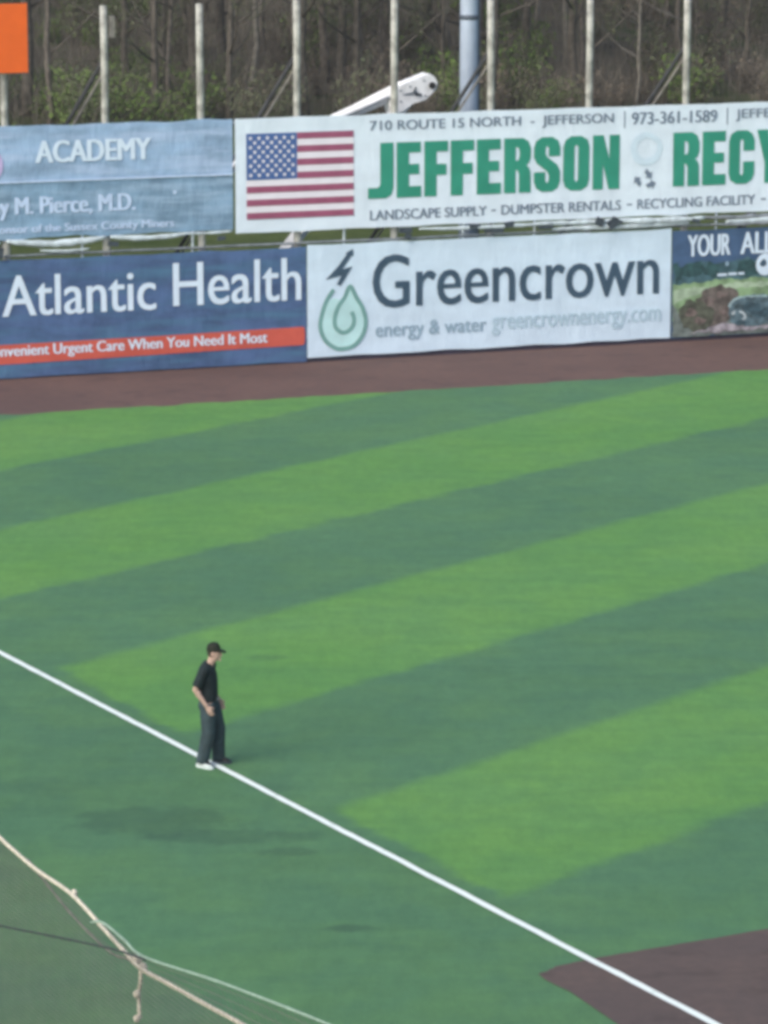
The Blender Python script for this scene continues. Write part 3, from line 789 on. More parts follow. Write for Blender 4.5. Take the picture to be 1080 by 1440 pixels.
for i in range(len(fr)):
    j = (i + 1) % len(fr); bm.faces.new((fr[i], bk[i], bk[j], fr[j]))
bmesh.ops.bevel(bm, geom=list(bm.edges), offset=0.018, segments=2, affect='EDGES')
el = bm_obj('elbow_housing', bm, MT['machine'], bl)
for s, z, r in ((11.58, 6.37, 0.085),):
    bm = bmesh.new(); add_tube(bm, [lx(s, -0.60, z), lx(s, -0.40, z)], [r, r], 16)
    bm_obj('pivot_pin', bm, MT['black'], el)
bm = bmesh.new(); p = [lx(s, -0.575, z) for s, z in ((11.14, 6.34), (11.11, 6.25), (11.17, 6.17), (11.30, 6.14))]
add_tube(bm, p, [0.02, 0.04, 0.045, 0.02], 8); bm_obj('recess_mark', bm, MT['clamp'], el, True)  # dark crescent added to stand for a recess in the housing
for q in ((10.75, 6.26), (10.75, 6.0), (11.0, 6.36), (11.36, 6.5), (11.40, 6.12)):
    bm = bmesh.new(); add_tube(bm, [lx(q[0], -0.575, q[1]), lx(q[0], -0.54, q[1])], [.028, .028], 6); bm_obj('bolt', bm, MT['rail'], el)
bm = bmesh.new(); add_tube(bm, [lx(7.0, -0.43, 4.75), lx(9.2, -0.45, 5.62), lx(10.4, -0.44, 6.08), lx(11.1, -0.58, 6.2)], [.03] * 4, 8); bm_obj('hydraulic_line', bm, MT['rail'], bl, True)
bm = bmesh.new()
add_tube(bm, [lx(11.0, -0.28, 6.0), lx(10.6, -0.28, 5.55), lx(7.3, 0.1, 1.6)], None, 4, ell=[(.2, .18), (.17, .17), (.17, .17)])
bm_obj('lower_boom', bm, MT['machine'], bl)
bm = bmesh.new(); add_box(bm, lx(5.9, 0, 0).x, lx(7.7, 0, 0).x, -0.5, 0.9, 1.0, 1.75, 0.08); bm_obj('turret', bm, MT['machine'], bl)
bm = bmesh.new(); add_box(bm, lx(5.4, 0, 0).x, lx(8.6, 0, 0).x, -0.6, 1.0, 0.55, 1.0, 0.06); bm_obj('chassis', bm, MT['brace2'], bl)
for s in (5.95, 8.05):
    for y in (-0.85, 1.0):
        bm = bmesh.new(); add_tube(bm, [lx(s, y, .45), lx(s, y + .05, .45), lx(s, y + .2, .45), lx(s, y + .25, .45)], [.38, .45, .45, .38], 18)
        wh = bm_obj('wheel', bm, MT['black'], bl, True)
        bm = bmesh.new(); add_tube(bm, [lx(s, y - .01, .45), lx(s, y + .26, .45)], [.2, .2], 14); bm_obj('rim', bm, MT['machine'], wh)
bm = bmesh.new(); add_box(bm, lx(4.6, 0, 0).x, lx(5.95, 0, 0).x, -0.85, 0.4, 3.55, 3.62, 0); add_box(bm, lx(4.6, 0, 0).x, lx(5.75, 0, 0).x, -0.85, -0.81, 3.623, 4.0, 0); add_box(bm, lx(4.6, 0, 0).x, lx(4.64, 0, 0).x, -0.80, 0.4, 3.623, 4.0, 0)
bm_obj('bucket', bm, MT['machine'], bl)

# ------------------------------------------------------------------ the umpire
def skin_from(name, build, voxel, mat, parent, smooth_it=6):
    """build(bm) adds overlapping closed forms; they are fused into one continuous surface"""
    bm = bmesh.new(); build(bm)
    bmesh.ops.recalc_face_normals(bm, faces=bm.faces)
    me = bpy.data.meshes.new('tmp'); bm.to_mesh(me); bm.free()
    o = bpy.data.objects.new('tmp', me); COL.objects.link(o)
    r = o.modifiers.new('r', 'REMESH'); r.mode = 'VOXEL'; r.voxel_size = voxel
    s = o.modifiers.new('s', 'SMOOTH'); s.iterations = smooth_it; s.factor = 0.5
    dg = bpy.context.evaluated_depsgraph_get()
    out = bpy.data.meshes.new_from_object(o.evaluated_get(dg))
    bpy.data.objects.remove(o); bpy.data.meshes.remove(me)
    return link_mesh(name, out, mat, parent, True)

SKIN = plain('skin', (0.42, 0.29, 0.235), 0.6, 0.08, 12)
SHIRT = plain('black_shirt_cloth', (0.011, 0.020, 0.023), 0.85, 0.3, 10, bump=0.9, bdist=0.02, bscale=9)
SLACKS = plain('charcoal_slacks_cloth', (0.030, 0.050, 0.058), 0.85, 0.25, 8, bump=0.9, bdist=0.025, bscale=7)
CAP = plain('black_cap_cloth', (0.012, 0.016, 0.010), 0.8, 0.2, 20)
HAIR = plain('dark_hair', (0.03, 0.024, 0.018), 0.7, 0.3, 60)
SHOE = plain('black_shoe_leather', (0.012, 0.014, 0.014), 0.45, 0.2, 10)
SOLE = plain('white_shoe_trim', (0.55, 0.62, 0.63), 0.6, 0.05, 10)
BELT = plain('black_belt_leather', (0.008, 0.008, 0.008), 0.4, 0.2, 10)

ump = tag(empty('person', (-2.425, 49.80, 0.012), math.radians(-10)), 'person in black cap, black shirt and charcoal slacks standing on the white line', 'person')
ump.scale = (0.95, 0.95, 1.0)
FX = Vector((1, 0, 0))
def vt(bm, rows, seg=20, cy=None):
    """stack of horizontal-ish ellipses: (x, y, z, rx, ry)"""
    add_tube(bm, [(r[0], r[1], r[2]) for r in rows], None, seg, ref=FX, ell=[(r[3], r[4]) for r in rows])
R_SH, R_EL, R_WR = Vector((-.055, -.19, 1.405)), Vector((-.175, -.245, 1.135)), Vector((-.01, -.235, .905))
L_SH, L_EL, L_WR = Vector((-.035, .19, 1.405)), Vector((-.085, .25, 1.13)), Vector((.065, .235, .905))
R_HIP, R_KN, R_AN = Vector((-.03, -.10, .93)), Vector((-.01, -.120, .50)), Vector((-.105, -.145, .09))
L_HIP, L_KN, L_AN = Vector((-.02, .10, .93)), Vector((.085, .125, .51)), Vector((.075, .15, .09))
HC = Vector((.055, 0, 1.625))      # middle of the head

def limb(bm, pts, radii, seg=14):
    P = []; Rr = []
    for (a, b), (ra, rb) in zip(zip(pts, pts[1:]), zip(radii, radii[1:])):
        for k in range(5):
            t = k / 5; P.append(a.lerp(b, t)); Rr.append(ra + (rb - ra) * t)
    P.append(pts[-1]); Rr.append(radii[-1])
    add_tube(bm, P, Rr, seg, ref=FX)
def hand(bm, wr, el, side):
    d = (wr - el).normalized(); d = (d + Vector((0.25, 0, -0.55))).normalized()
    out = Vector((0, side, 0)); fwd = (FX - d * FX.dot(d)).normalized()
    palm = wr + d * 0.055
    add_tube(bm, [wr - d * .01, wr + d * .03, wr + d * .07, wr + d * .10], None, 12, ref=fwd, ell=[(.026, .021), (.036, .019), (.041, .018), (.038, .015)])
    inw = -out
    for k, (off, ln) in enumerate(((.030, .072), (.010, .082), (-.010, .076), (-.029, .060))):
        b = wr + d * 0.092 + fwd * off
        m1 = b + d * (ln * .45) + inw * .006; m2 = b + d * (ln * .8) + inw * .022; tip = b + d * ln * .95 + inw * .036
        add_tube(bm, [b, m1, m2, tip], [.0105, .0098, .009, .0072], 8)
    b = wr + d * 0.03 + fwd * .028 + inw * .006
    add_tube(bm, [b, b + fwd * .024 + d * .022 + inw * .006, b + fwd * .034 + d * .05 + inw * .012, b + fwd * .034 + d * .07 + inw * .016], [.013, .0125, .011, .008], 8)
def head(bm):
    c = HC
    vt(bm, [(c.x - .085, 0, c.z - .23, .065, .075), (c.x - .06, 0, c.z - .17, .056, .058), (c.x - .035, 0, c.z - .11, .056, .056), (c.x - .02, 0, c.z - .04, .058, .055)])
    rows = [(-.118, .045, .028, .026), (-.105, .032, .058, .045), (-.075, .018, .080, .062), (-.03, .006, .092, .072), (.02, 0, .098, .076), (.06, -.004, .096, .075), (.095, -.006, .078, .062), (.117, -.008, .045, .036), (.124, -.008, .015, .012)]
    vt(bm, [(c.x + dx, 0, c.z + dz, rx, ry) for dz, dx, rx, ry in rows], 24)
    add_tube(bm, [(c.x + .098, 0, c.z + .012), (c.x + .112, 0, c.z - .018), (c.x + .117, 0, c.z - .036), (c.x + .095, 0, c.z - .044)], [.011, .014, .018, .012], 10)
    add_ball(bm, (c.x + .090, 0, c.z - .072), .013, .026, .008); add_ball(bm, (c.x + .086, 0, c.z - .104), .02, .025, .018)
    add_ball(bm, (c.x + .088, 0, c.z + .022), .016, .05, .01)
    for s in (-1, 1): add_ball(bm, (c.x - .008, s * .077, c.z - .012), .022, .010, .034)
def body(bm):
    head(bm)
    vt(bm, [(-.03, 0, .86, .10, .14), (-.04, 0, .95, .115, .155), (-.045, 0, 1.08, .115, .145), (-.05, 0, 1.22, .125, .16), (-.05, 0, 1.34, .115, .175), (-.04, 0, 1.42, .085, .15), (-.035, 0, 1.47, .06, .07)])
    for sh, el, wr, sd in ((R_SH, R_EL, R_WR, -1), (L_SH, L_EL, L_WR, 1)):
        limb(bm, [sh, el, wr], [.058, .043, .029]); add_ball(bm, sh, .06, .06, .06); add_ball(bm, el, .043, .043, .043)
        m = el.lerp(wr, .25); add_ball(bm, m, .046, .043, .055)
        hand(bm, wr, el, sd)
    for hp, kn, an in ((R_HIP, R_KN, R_AN), (L_HIP, L_KN, L_AN)):
        limb(bm, [hp, kn, an], [.085, .058, .040]); add_ball(bm, kn, .058, .055, .06)
        add_tube(bm, [an, an + Vector((.06, 0, -.035)), an + Vector((.13, 0, -.05))], [.038, .035, .025], 10)
skin_from('body', body, 0.0065, SKIN, ump, 3)
def shirt(bm):
    vt(bm, [(-.035, 0, .935, .128, .172), (-.04, 0, .96, .142, .182), (-.04, 0, 1.02, .150, .182), (-.045, 0, 1.12, .150, .176), (-.05, 0, 1.24, .152, .186), (-.055, 0, 1.34, .140, .200), (-.05, 0, 1.41, .110, .185), (-.04, 0, 1.455, .083, .115), (-.03, 0, 1.485, .070, .078)], 28)
    for sh, el in ((R_SH, R_EL), (L_SH, L_EL)):
        e2 = sh.lerp(el, .86)
        limb(bm, [sh, sh.lerp(el, .45), e2], [.078, .078, .074]); add_ball(bm, sh, .08, .078, .078)
skin_from('shirt', shirt, 0.009, SHIRT, ump, 4)
def slacks(bm):
    vt(bm, [(-.035, 0, .975, .122, .163), (-.035, 0, .94, .130, .170), (-.04, 0, .88, .138, .175), (-.04, 0, .82, .125, .165)], 28)
    for hp, kn, an in ((R_HIP, R_KN, R_AN), (L_HIP, L_KN, L_AN)):
        limb(bm, [hp + Vector((0, 0, -.02)), hp.lerp(kn, .5), kn, kn.lerp(an, .5), an + Vector((0, 0, -.03))], [.110, .116, .104, .098, .098], 18)
        add_ball(bm, hp + Vector((-.03, 0, -.05)), .11, .095, .11)
        add_ball(bm, an + Vector((.03, 0, .0)), .075, .06, .035)
skin_from('slacks', slacks, 0.010, SLACKS, ump, 4)
bm = bmesh.new(); vt(bm, [(-.035, 0, .942, .137, .178), (-.035, 0, .972, .137, .178)], 28)
bm_obj('belt', bm, BELT, ump, True)
bm = bmesh.new(); add_box(bm, .095, .112, -.025, .025, .94, .975, .004); bm_obj('belt_buckle', bm, MT['rail'], ump)
def shoe(an, ang, name, sole_mat):
    rot = Matrix.Translation((an.x, an.y, 0)) @ Matrix.Rotation(math.radians(ang), 4, 'Z')
    def up(bm):
        add_tube(bm, [(-.085, 0, .055), (-.06, 0, .06), (.0, 0, .065), (.07, 0, .055), (.14, 0, .045), (.19, 0, .035)], None, 14, ref=Vector((0, 0, 1)), ell=[(.02, .025), (.05, .042), (.055, .045), (.045, .05), (.032, .05), (.015, .03)])
        add_tube(bm, [(-.03, 0, .06), (-.03, 0, .13)], [.05, .047], 14)
        bm.transform(rot)
    o = skin_from(name, up, 0.008, SHOE, ump, 3)
    bm = bmesh.new()
    lp = [(-.10, -.02), (-.095, .03), (-.05, .046), (.03, .048), (.10, .060), (.16, .052), (.20, .02), (.20, -.02), (.16, -.054), (.10, -.060), (.03, -.048), (-.05, -.046)]
    top = [bm.verts.new((x, y, .036)) for x, y in lp]; bot = [bm.verts.new((x * 1.02, y * 1.03, 0.0)) for x, y in lp]
    bm.faces.new(top); bm.faces.new(bot[::-1])
    for i in range(len(lp)):
        j = (i + 1) % len(lp); bm.faces.new((bot[i], bot[j], top[j], top[i]))
    bm.transform(rot)
    bm_obj('sole', bm, sole_mat, o)
    return o, rot
sr, rot = shoe(R_AN + Vector((0, 0, 0)), -24, 'shoe', SOLE)
bm = bmesh.new()      # white panel on the outer side of the near shoe
add_tube(bm, [(-.075, -.040, .05), (.0, -.047, .058), (.08, -.054, .052), (.155, -.045, .045), (.195, -.012, .045)], None, 8, ref=Vector((0, 0, 1)), ell=[(.008, .012), (.014, .012), (.018, .012), (.020, .014), (.014, .012)])
bm.transform(rot); bm_obj('side_panel', bm, SOLE, sr, True)
sl, rot = shoe(L_AN, -6, 'shoe', MT['clamp'])
def cap(bm):
    c = HC + Vector((-.006, 0, .045))
    vt(bm, [(c.x, 0, c.z - .028, .104, .084), (c.x, 0, c.z + .01, .106, .086), (c.x - .004, 0, c.z + .05, .098, .080), (c.x - .008, 0, c.z + .085, .072, .060), (c.x - .01, 0, c.z + .10, .035, .03)], 28)
    add_ball(bm, (c.x - .01, 0, c.z + .102), .010, .010, .008)
    pts = [(c.x + .05, 0, c.z - .008), (c.x + .10, 0, c.z - .010), (c.x + .145, 0, c.z - .022), (c.x + .178, 0, c.z - .038), (c.x + .186, 0, c.z - .042)]
    add_tube(bm, pts, None, 20, ref=Vector((0, 0, 1)), ell=[(.009, .080), (.009, .082), (.009, .075), (.009, .05), (.008, .02)])
skin_from('cap', cap, 0.006, CAP, ump, 2)
def hair(bm):
    c = HC
    vt(bm, [(c.x - .028, 0, c.z - .055, .070, .066), (c.x - .02, 0, c.z - .02, .085, .078), (c.x - .012, 0, c.z + .03, .092, .080)], 24)
skin_from('hair', hair, 0.008, HAIR, ump, 2)
for s in (-1, 1):
    bm = bmesh.new(); add_ball(bm, HC + Vector((.088, s * .033, .004)), .010, .012, .009)
    bm_obj('eye', bm, MT['black'], ump, True)

# ------------------------------------------------------------------ protective net and ropes close to the camera
NA, ND = Vector((-0.58252, 14.31602, 0)), Vector((-0.42231, 0.90645, 0))
NN = Vector((-ND.y, ND.x, 0))
NROT = math.atan2(ND.y, ND.x)
def rope(name, label, cat, pts, r, mat, off, parent=None, twist=True):
    P = smooth_loop(pts, 6, closed=False)
    bm = bmesh.new()
    z0 = 0
    if parent is None:
        root_loc = NA + ND * P[0][0] + NN * off + Vector((0, 0, P[0][1])); base = P[0]
    else:
        root_loc = None; base = (0, 0)
    q = [Vector((x - base[0], 0 if parent is None else off, z - base[1])) for x, z in P]
    rr = [r * (1 + 0.12 * mnoise.noise(Vector((i * 0.8, off * 10, 1)))) for i in range(len(q))]
    add_tube(bm, q, rr, 8)
    o = bm_obj(name, bm, mat, parent, True)
    if parent is None:
        o.location = root_loc; o.rotation_euler = (0, 0, NROT); tag(o, label, cat)
    return o
R1 = [(16.0, 9.9), (11.0, 9.2), (7.5, 8.78), (5.0, 8.58), (3.653, 8.499), (3.01, 8.455), (2.502, 8.436), (2.019, 8.449), (1.606, 8.404), (1.341, 8.372), (1.142, 8.352), (0.788, 8.384), (0.385, 8.419), (0.0, 8.455), (-0.439, 8.489), (-2.0, 8.62), (-5.0, 8.95)]
netroot = tag(empty('protective_net', NA, NROT), 'fine grey protective net hanging below a pale rope, bottom left', 'net')
rope('top_rope', None, None, R1, 0.0098, MT['rope'], 0.0, netroot)
P1 = smooth_loop(R1, 6, closed=False)
def top_z(u):
    for (a, za), (b, zb) in zip(P1, P1[1:]):
        if b <= u <= a: return za + (zb - za) * (a - u) / max(1e-6, a - b)
    return 8.4
bm = bmesh.new()
rn = random.Random(8)
def strand(bm, pts, r):
    add_tube(bm, pts, [r] * len(pts), 3, cap=False)
u = -4.9
while u < 15.5:
    zt = top_z(u) - 0.006
    strand(bm, [(u, 0, zt), (u + .03 * mnoise.noise(Vector((u, 0, 0))), .05 * mnoise.noise(Vector((u * .6, 2, 0))), zt * .6), (u, 0, 0.0)], 0.0011)
    u += 0.023
z = 0.04
while z < 9.8:
    seg = [u for u in [-4.9 + 0.25 * i for i in range(82)] if top_z(u) - 0.01 > z]
    run = []
    for u in [-4.9 + 0.25 * i for i in range(82)] + [99]:
        if u < 50 and top_z(u) - 0.01 > z: run.append(u)
        else:
            if len(run) > 1: strand(bm, [(q, 0.02 * mnoise.noise(Vector((q * .7, z * .5, 3))), z) for q in run], 0.0011)
            run = []
    z += 0.023
mesh_part = tag(bm_obj('mesh_twine', bm, MT['net'], netroot), kind='stuff')
C2 = smooth_loop([(1.444, 8.482), (1.18, 8.479), (0.942, 8.472), (0.157, 8.605), (-0.439, 8.696), (-0.992, 8.775), (-1.508, 8.84), (-4.0, 9.2)], 6, closed=False)
bm = bmesh.new()
for (a, za), (b, zb) in zip(C2, C2[1:]):
    k = max(1, int(abs(a - b) / 0.04))
    for i in range(k):
        u = a + (b - a) * i / k; zt = za + (zb - za) * i / k
        if u > -3.9: strand(bm, [(u, 0.06, zt), (u, 0.03, (zt + top_z(u)) / 2), (u, 0.012, top_z(u))], 0.0011)
for f in range(2, 12, 3):
    strand(bm, [(u, 0.06 - .045 * f / 12, zt + (top_z(u) - zt) * f / 12) for u, zt in C2 if -3.9 < u < 1.3], 0.0011)
tag(bm_obj('upper_mesh_twine', bm, MT['net'], netroot), kind='stuff')
tail = rope('rope_tail', None, None, [(1.227, 8.372), (1.222, 8.28), (1.251, 8.19), (1.237, 8.087)], 0.009, MT['rope'], -0.03, netroot)
for (u, z, r) in ((1.236, 8.36, .022), (1.232, 8.205, .017), (1.237, 8.09, .016), (2.02, 8.449, .017), (1.15, 8.352, .02)):
    bm = bmesh.new(); add_ball(bm, (u, -0.015, z), r, r, r * 1.2, u=10, v=7); bm_obj('knot', bm, MT['rope'], netroot, True)
rope('inner_cord', None, None, [(2.75, 8.41), (2.546, 8.372), (2.162, 8.307), (1.699, 8.27), (1.45, 8.30), (1.24, 8.36)], 0.006, MT['rope_b'], -0.05, netroot)
rope('support_cord', 'thin greenish cord running right from the knot in the pale rope', 'rope', [(1.60, 8.44), (1.444, 8.482), (1.18, 8.479), (0.942, 8.472), (0.157, 8.605), (-0.439, 8.696), (-0.992, 8.775), (-1.508, 8.84), (-4.0, 9.2)], 0.006, MT['rope_g'], 0.06)
rope('cable', 'dark cable running left from the knot in the pale rope', 'cable', [(9.0, 6.9), (5.5, 7.55), (3.391, 7.967), (2.743, 8.102), (1.943, 8.277), (1.208, 8.434), (0.821, 8.50)], 0.0052, MT['rope_d'], 0.1)

# ------------------------------------------------------------------ woods behind the fence
BARK = [plain('grey_bark', (0.110, 0.098, 0.084), 0.9, 0.35, 4, bump=0.6, bdist=0.03), plain('dark_bark', (0.080, 0.072, 0.060), 0.9, 0.35, 4, bump=0.6, bdist=0.03), plain('pale_bark', (0.160, 0.150, 0.130), 0.9, 0.25, 4, bump=0.4, bdist=0.03)]
TWIG = plain('twig_bark', (0.110, 0.098, 0.082), 0.9, 0.3, 3)
def leaf_mat(name, a, b_):
    m, nt, bs = new_mat(name)
    oi = N_(nt, 'ShaderNodeTexCoord').outputs['Object']
    f = range_(nt, noise_(nt, oi, 2.5, 2), 0.3, 0.7)
    nt.links.new(mix_(nt, f, a, b_), bs.inputs['Base Color'])
    bs.inputs['Roughness'].default_value = 0.7
    bs.inputs['Specular IOR Level'].default_value = 0.2
    return m
LEAF = {'green': leaf_mat('spring_leaf', (0.075, 0.135, 0.030), (0.135, 0.195, 0.055)), 'olive': leaf_mat('olive_leaf', (0.080, 0.100, 0.055), (0.115, 0.130, 0.070)), 'brown': leaf_mat('dry_leaf', (0.105, 0.088, 0.068), (0.140, 0.118, 0.092))}
def leaf(bm, c, size, rnd):
    n = Vector((rnd.gauss(0, 1), rnd.gauss(0, 1), rnd.gauss(0, 1))).normalized()
    a = n.orthogonal().normalized(); b = n.cross(a)
    l, w = size * rnd.uniform(.7, 1.3), size * rnd.uniform(.35, .6)
    q = [c - a * l, c + b * w, c + a * l, c - b * w]
    bm.faces.new([bm.verts.new(p) for p in q])
def make_tree_meshes(seed, h, r0, leafkind, nleaf):
    rnd = random.Random(seed)
    tb, cb = bmesh.new(), bmesh.new()
    pts, rad = [], []
    x = y = 0.0
    for i in range(12):
        t = i / 11
        pts.append(Vector((x, y, -0.4 + (h + .4) * t))); rad.append(r0 * (1.25 if i == 0 else 1) * (1 - t) ** 0.8 + 0.012)
        x += rnd.uniform(-.13, .13); y += rnd.uniform(-.13, .13)
    add_tube(tb, pts, rad, 9)
    def pos(z):
        for a, b in zip(pts, pts[1:]):
            if a.z <= z <= b.z: return a.lerp(b, (z - a.z) / (b.z - a.z))
        return pts[-1]
    for k in range(26):
        z = rnd.uniform(0.12 if k < 8 else 0.35, 0.97) * h
        b0 = pos(z); ang = rnd.uniform(0, 6.283); ln = (h - z) * rnd.uniform(.25, .45) + rnd.uniform(.5, 1.3)
        d = Vector((math.cos(ang), math.sin(ang), rnd.uniform(.25, .9))).normalized()
        p = [b0]; 
        for q in range(4):
            p.append(p[-1] + d * ln / 4); d = (d + Vector((rnd.uniform(-.25, .25), rnd.uniform(-.25, .25), rnd.uniform(-.05, .25)))).normalized()
        rr = r0 * 0.3 * (1 - z / h) + 0.014
        add_tube(tb, p, [rr, rr * .8, rr * .6, rr * .4, rr * .15], 5)
        for w in range(6):
            s = p[rnd.randint(1, 4)]
            dd = (d + Vector((rnd.uniform(-1, 1), rnd.uniform(-1, 1), rnd.uniform(-.3, .7)))).normalized(); l2 = rnd.uniform(.4, 1.3)
            m = s + dd * l2 * .5; e = s + dd * l2 + Vector((rnd.uniform(-.15, .15), rnd.uniform(-.15, .15), rnd.uniform(0, .2)))
            add_tube(cb, [s, m, e], [.012, .009, .004], 3, cap=False)
            for v in range(2):
                d3 = (dd + Vector((rnd.uniform(-1, 1), rnd.uniform(-1, 1), rnd.uniform(-.4, .8)))).normalized()
                add_tube(cb, [m, m + d3 * rnd.uniform(.2, .6)], [.007, .003], 3, cap=False)
            for _ in range(nleaf // 156 + (1 if rnd.random() < (nleaf % 156) / 156 else 0)):
                leaf(cb, s.lerp(e, rnd.random()) + Vector((rnd.uniform(-.2, .2), rnd.uniform(-.2, .2), rnd.uniform(-.2, .2))), rnd.uniform(.05, .11), rnd)
    mt, mc = bpy.data.meshes.new('trunk'), bpy.data.meshes.new('crown')
    tb.to_mesh(mt); cb.to_mesh(mc); tb.free(); cb.free()
    for p in mt.polygons: p.use_smooth = True
    mc.materials.append(LEAF[leafkind] if nleaf > 250 else TWIG)
    return mt, mc
TREES = []
for i, (h, r, lk, nl, bk) in enumerate(((14, .17, 'brown', 160, 0), (12, .11, 'olive', 420, 0), (16, .22, 'brown', 120, 1), (11, .085, 'brown', 320, 2), (13, .14, 'olive', 500, 1), (9, .06, 'green', 480, 0), (15, .13, 'brown', 200, 2))):
    mt, mc = make_tree_meshes(100 + i, h, r, lk, nl)
    mt.materials.append(BARK[bk])
    TREES.append((mt, mc, bk, lk))
TLAB = {0: 'bare grey tree in the dim woods behind the fence', 1: 'bare dark-barked tree in the dim woods behind the fence', 2: 'pale-barked slender tree in the dim woods behind the fence'}
TGRP = {0: 'grey trees of the woods', 1: 'dark trees of the woods', 2: 'pale trees of the woods'}
rnd = random.Random(77)
spots = []
tries = 0
while len(spots) < 270 and tries < 12000:
    tries += 1
    n = 60 + 95 * rnd.random() ** 1.35
    p = fp(0, n)
    yv = FA.y + n
    half = 0.125 * yv + 5
    x = rnd.uniform(-half, half)
    q = Vector((x, FA.y + (n - (x - FA.x) * FN.x) / FN.y, 0))
    if all((q - o).length > 1.15 for o in spots): spots.append(q)
for q in spots:
    mt, mc, bk, lk = TREES[rnd.choice((0, 0, 1, 1, 1, 2, 2, 2, 3, 4, 4, 5, 5, 6))]
    r = tag(empty('tree', (q.x, q.y, hill(q.x, q.y)), rnd.uniform(0, 6.28)), TLAB[bk], 'tree', TGRP[bk])
    k = rnd.uniform(.8, 1.2); r.scale = (k, k, k * rnd.uniform(.9, 1.1))
    r.rotation_euler = (rnd.uniform(-.04, .04), rnd.uniform(-.04, .04), rnd.uniform(0, 6.28))
    for nm, me in (('trunk', mt), ('crown', mc)):
        c = bpy.data.objects.new(nm, me); COL.objects.link(c); c.parent = r

def make_shrub(seed, h, spread, kind, nl):
    rnd = random.Random(seed)
    sb, lb = bmesh.new(), bmesh.new()
    for k in range(26):
        a = rnd.uniform(0, 6.283); d = Vector((math.cos(a) * spread * rnd.random(), math.sin(a) * spread * rnd.random(), 1)).normalized()
        p = [Vector((math.cos(a) * .15, math.sin(a) * .15, -.1))]
        l = h * rnd.uniform(.55, 1.05)
        for q in range(4):
            p.append(p[-1] + d * l / 4); d = (d + Vector((rnd.uniform(-.3, .3), rnd.uniform(-.3, .3), rnd.uniform(-.1, .1)))).normalized()
        add_tube(sb, p, [.022, .018, .013, .009, .004], 4, cap=False)
        for w in range(5):
            s = p[rnd.randint(1, 4)]; dd = (d + Vector((rnd.uniform(-1, 1), rnd.uniform(-1, 1), rnd.uniform(-.2, .6)))).normalized()
            e = s + dd * rnd.uniform(.25, .7)
            add_tube(sb, [s, e], [.009, .003], 3, cap=False)
            for _ in range(nl):
                leaf(lb, s.lerp(e, rnd.random()) + Vector((rnd.gauss(0, .14), rnd.gauss(0, .14), rnd.gauss(0, .12))), rnd.uniform(.05, .10), rnd)
    ms, ml = bpy.data.meshes.new('stems'), bpy.data.meshes.new('foliage')
    sb.to_mesh(ms); lb.to_mesh(ml); sb.free(); lb.free()
    ms.materials.append(TWIG); ml.materials.append(LEAF[kind])
    return ms, ml
SHR = {'green': [make_shrub(1, 2.0, .8, 'green', 7), make_shrub(2, 1.3, 1.1, 'green', 8)], 'brown': [make_shrub(3, 2.4, .7, 'brown', 3), make_shrub(4, 1.7, .9, 'brown', 4)], 'olive': [make_shrub(5, 2.2, .8, 'olive', 5), make_shrub(6, 3.0, .6, 'olive', 4)]}
SLAB = {'green': 'fresh green shrub at the edge of the woods', 'brown': 'brown twiggy shrub among the trees of the woods', 'olive': 'dull olive shrub among the trees of the woods'}
def shrub(x, y, kind):
    ms, ml = rnd.choice(SHR[kind])
    r = tag(empty('shrub', (x, y, hill(x, y)), rnd.uniform(0, 6.28)), SLAB[kind], 'shrub', kind + ' shrubs of the woods')
    k = rnd.uniform(.7, 1.25); r.scale = (k, k, k)
    for nm, me in (('stems', ms), ('foliage', ml)):
        c = bpy.data.objects.new(nm, me); COL.objects.link(c); c.parent = r
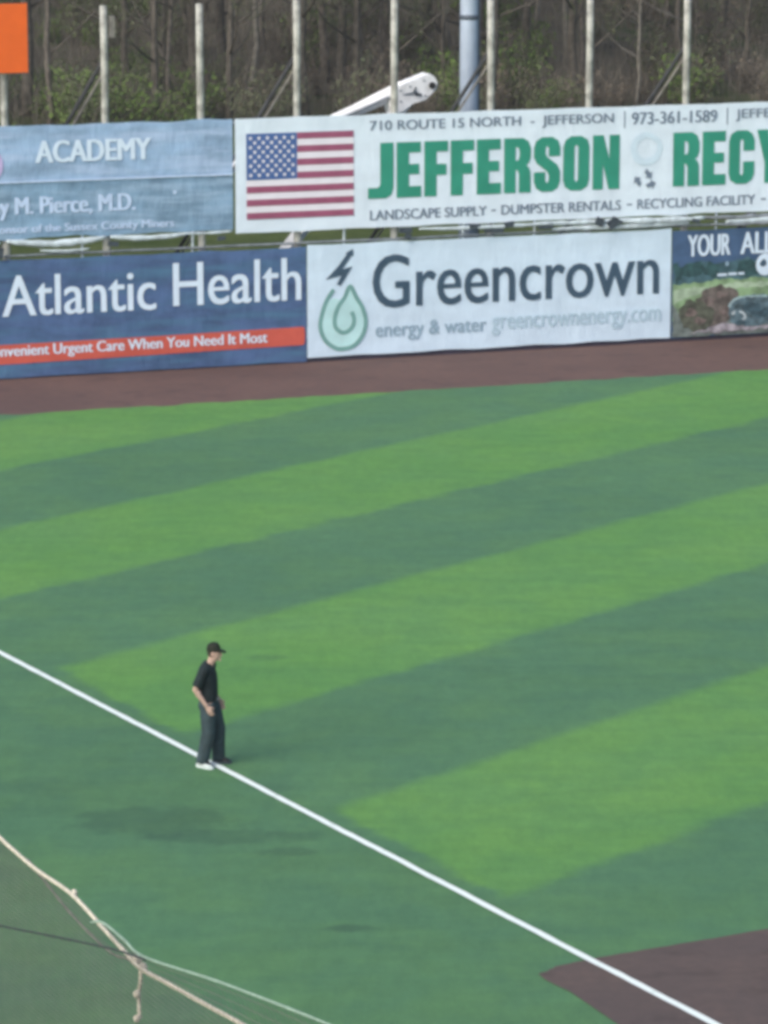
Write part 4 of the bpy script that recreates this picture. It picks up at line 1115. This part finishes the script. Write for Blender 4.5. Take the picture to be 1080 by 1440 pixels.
for i in range(285):
    n = 57 + 60 * rnd.random() ** 1.4
    half = 0.12 * (FA.y + n) + 3
    x = rnd.uniform(-half, half); y = FA.y + (n - (x - FA.x) * FN.x) / FN.y
    t = x / (0.105 * y)                      # -1 left edge of the view, 1 right edge
    g = 0.7 if -1.1 < t < -0.45 else (0.4 if 0.1 < t < 0.45 else 0.15)
    if n > 80: g *= 0.4
    u = rnd.random()
    shrub(x, y, 'green' if u < g else ('olive' if u < g + .35 else 'brown'))

# thin whips and dead stems that fill the floor of the woods: beyond counting
bm = bmesh.new()
for i in range(9000):
    n = 60 + 75 * rnd.random() ** 1.3
    half = 0.12 * (FA.y + n) + 4
    x = rnd.uniform(-half, half); y = FA.y + (n - (x - FA.x) * FN.x) / FN.y
    b0 = Vector((x, y, hill(x, y) - .05)); l = rnd.uniform(.6, 3.2)
    d = Vector((rnd.gauss(0, .16), rnd.gauss(0, .16), 1))
    r = rnd.uniform(.008, .022)
    m = b0 + d * l * .5; e = m + (d + Vector((rnd.gauss(0, .2), rnd.gauss(0, .2), 0))) * l * .5
    add_tube(bm, [b0, m, e], [r, r * .8, r * .3], 3, cap=False)
    if rnd.random() < .6:
        q = m + Vector((rnd.gauss(0, .4), rnd.gauss(0, .4), rnd.uniform(.1, .6))); add_tube(bm, [m, q], [r * .5, r * .2], 3, cap=False)
tag(bm_obj('undergrowth', bm, plain('dead_stems', (0.150, 0.135, 0.108), 0.95, 0.3, 0.7)), 'tangle of grey dead stems on the floor of the woods', 'undergrowth', kind='stuff')

# ------------------------------------------------------------------ thin air between the camera and the woods
bm = bmesh.new(); add_box(bm, -1600, 1600, -1600, 2100, -1.5, 48.0)
hm = bpy.data.materials.new('thin_haze'); hm.use_nodes = True
hm.node_tree.nodes.clear()
ho = hm.node_tree.nodes.new('ShaderNodeOutputMaterial'); hv = hm.node_tree.nodes.new('ShaderNodeVolumePrincipled')
hv.inputs['Color'].default_value = (0.93, 0.93, 0.90, 1); hv.inputs['Density'].default_value = 0.00028; hv.inputs['Anisotropy'].default_value = 0.2
hm.node_tree.links.new(hv.outputs[0], ho.inputs['Volume'])
tag(bm_obj('haze', bm, hm), 'faint haze softening the woods', 'haze', kind='stuff')
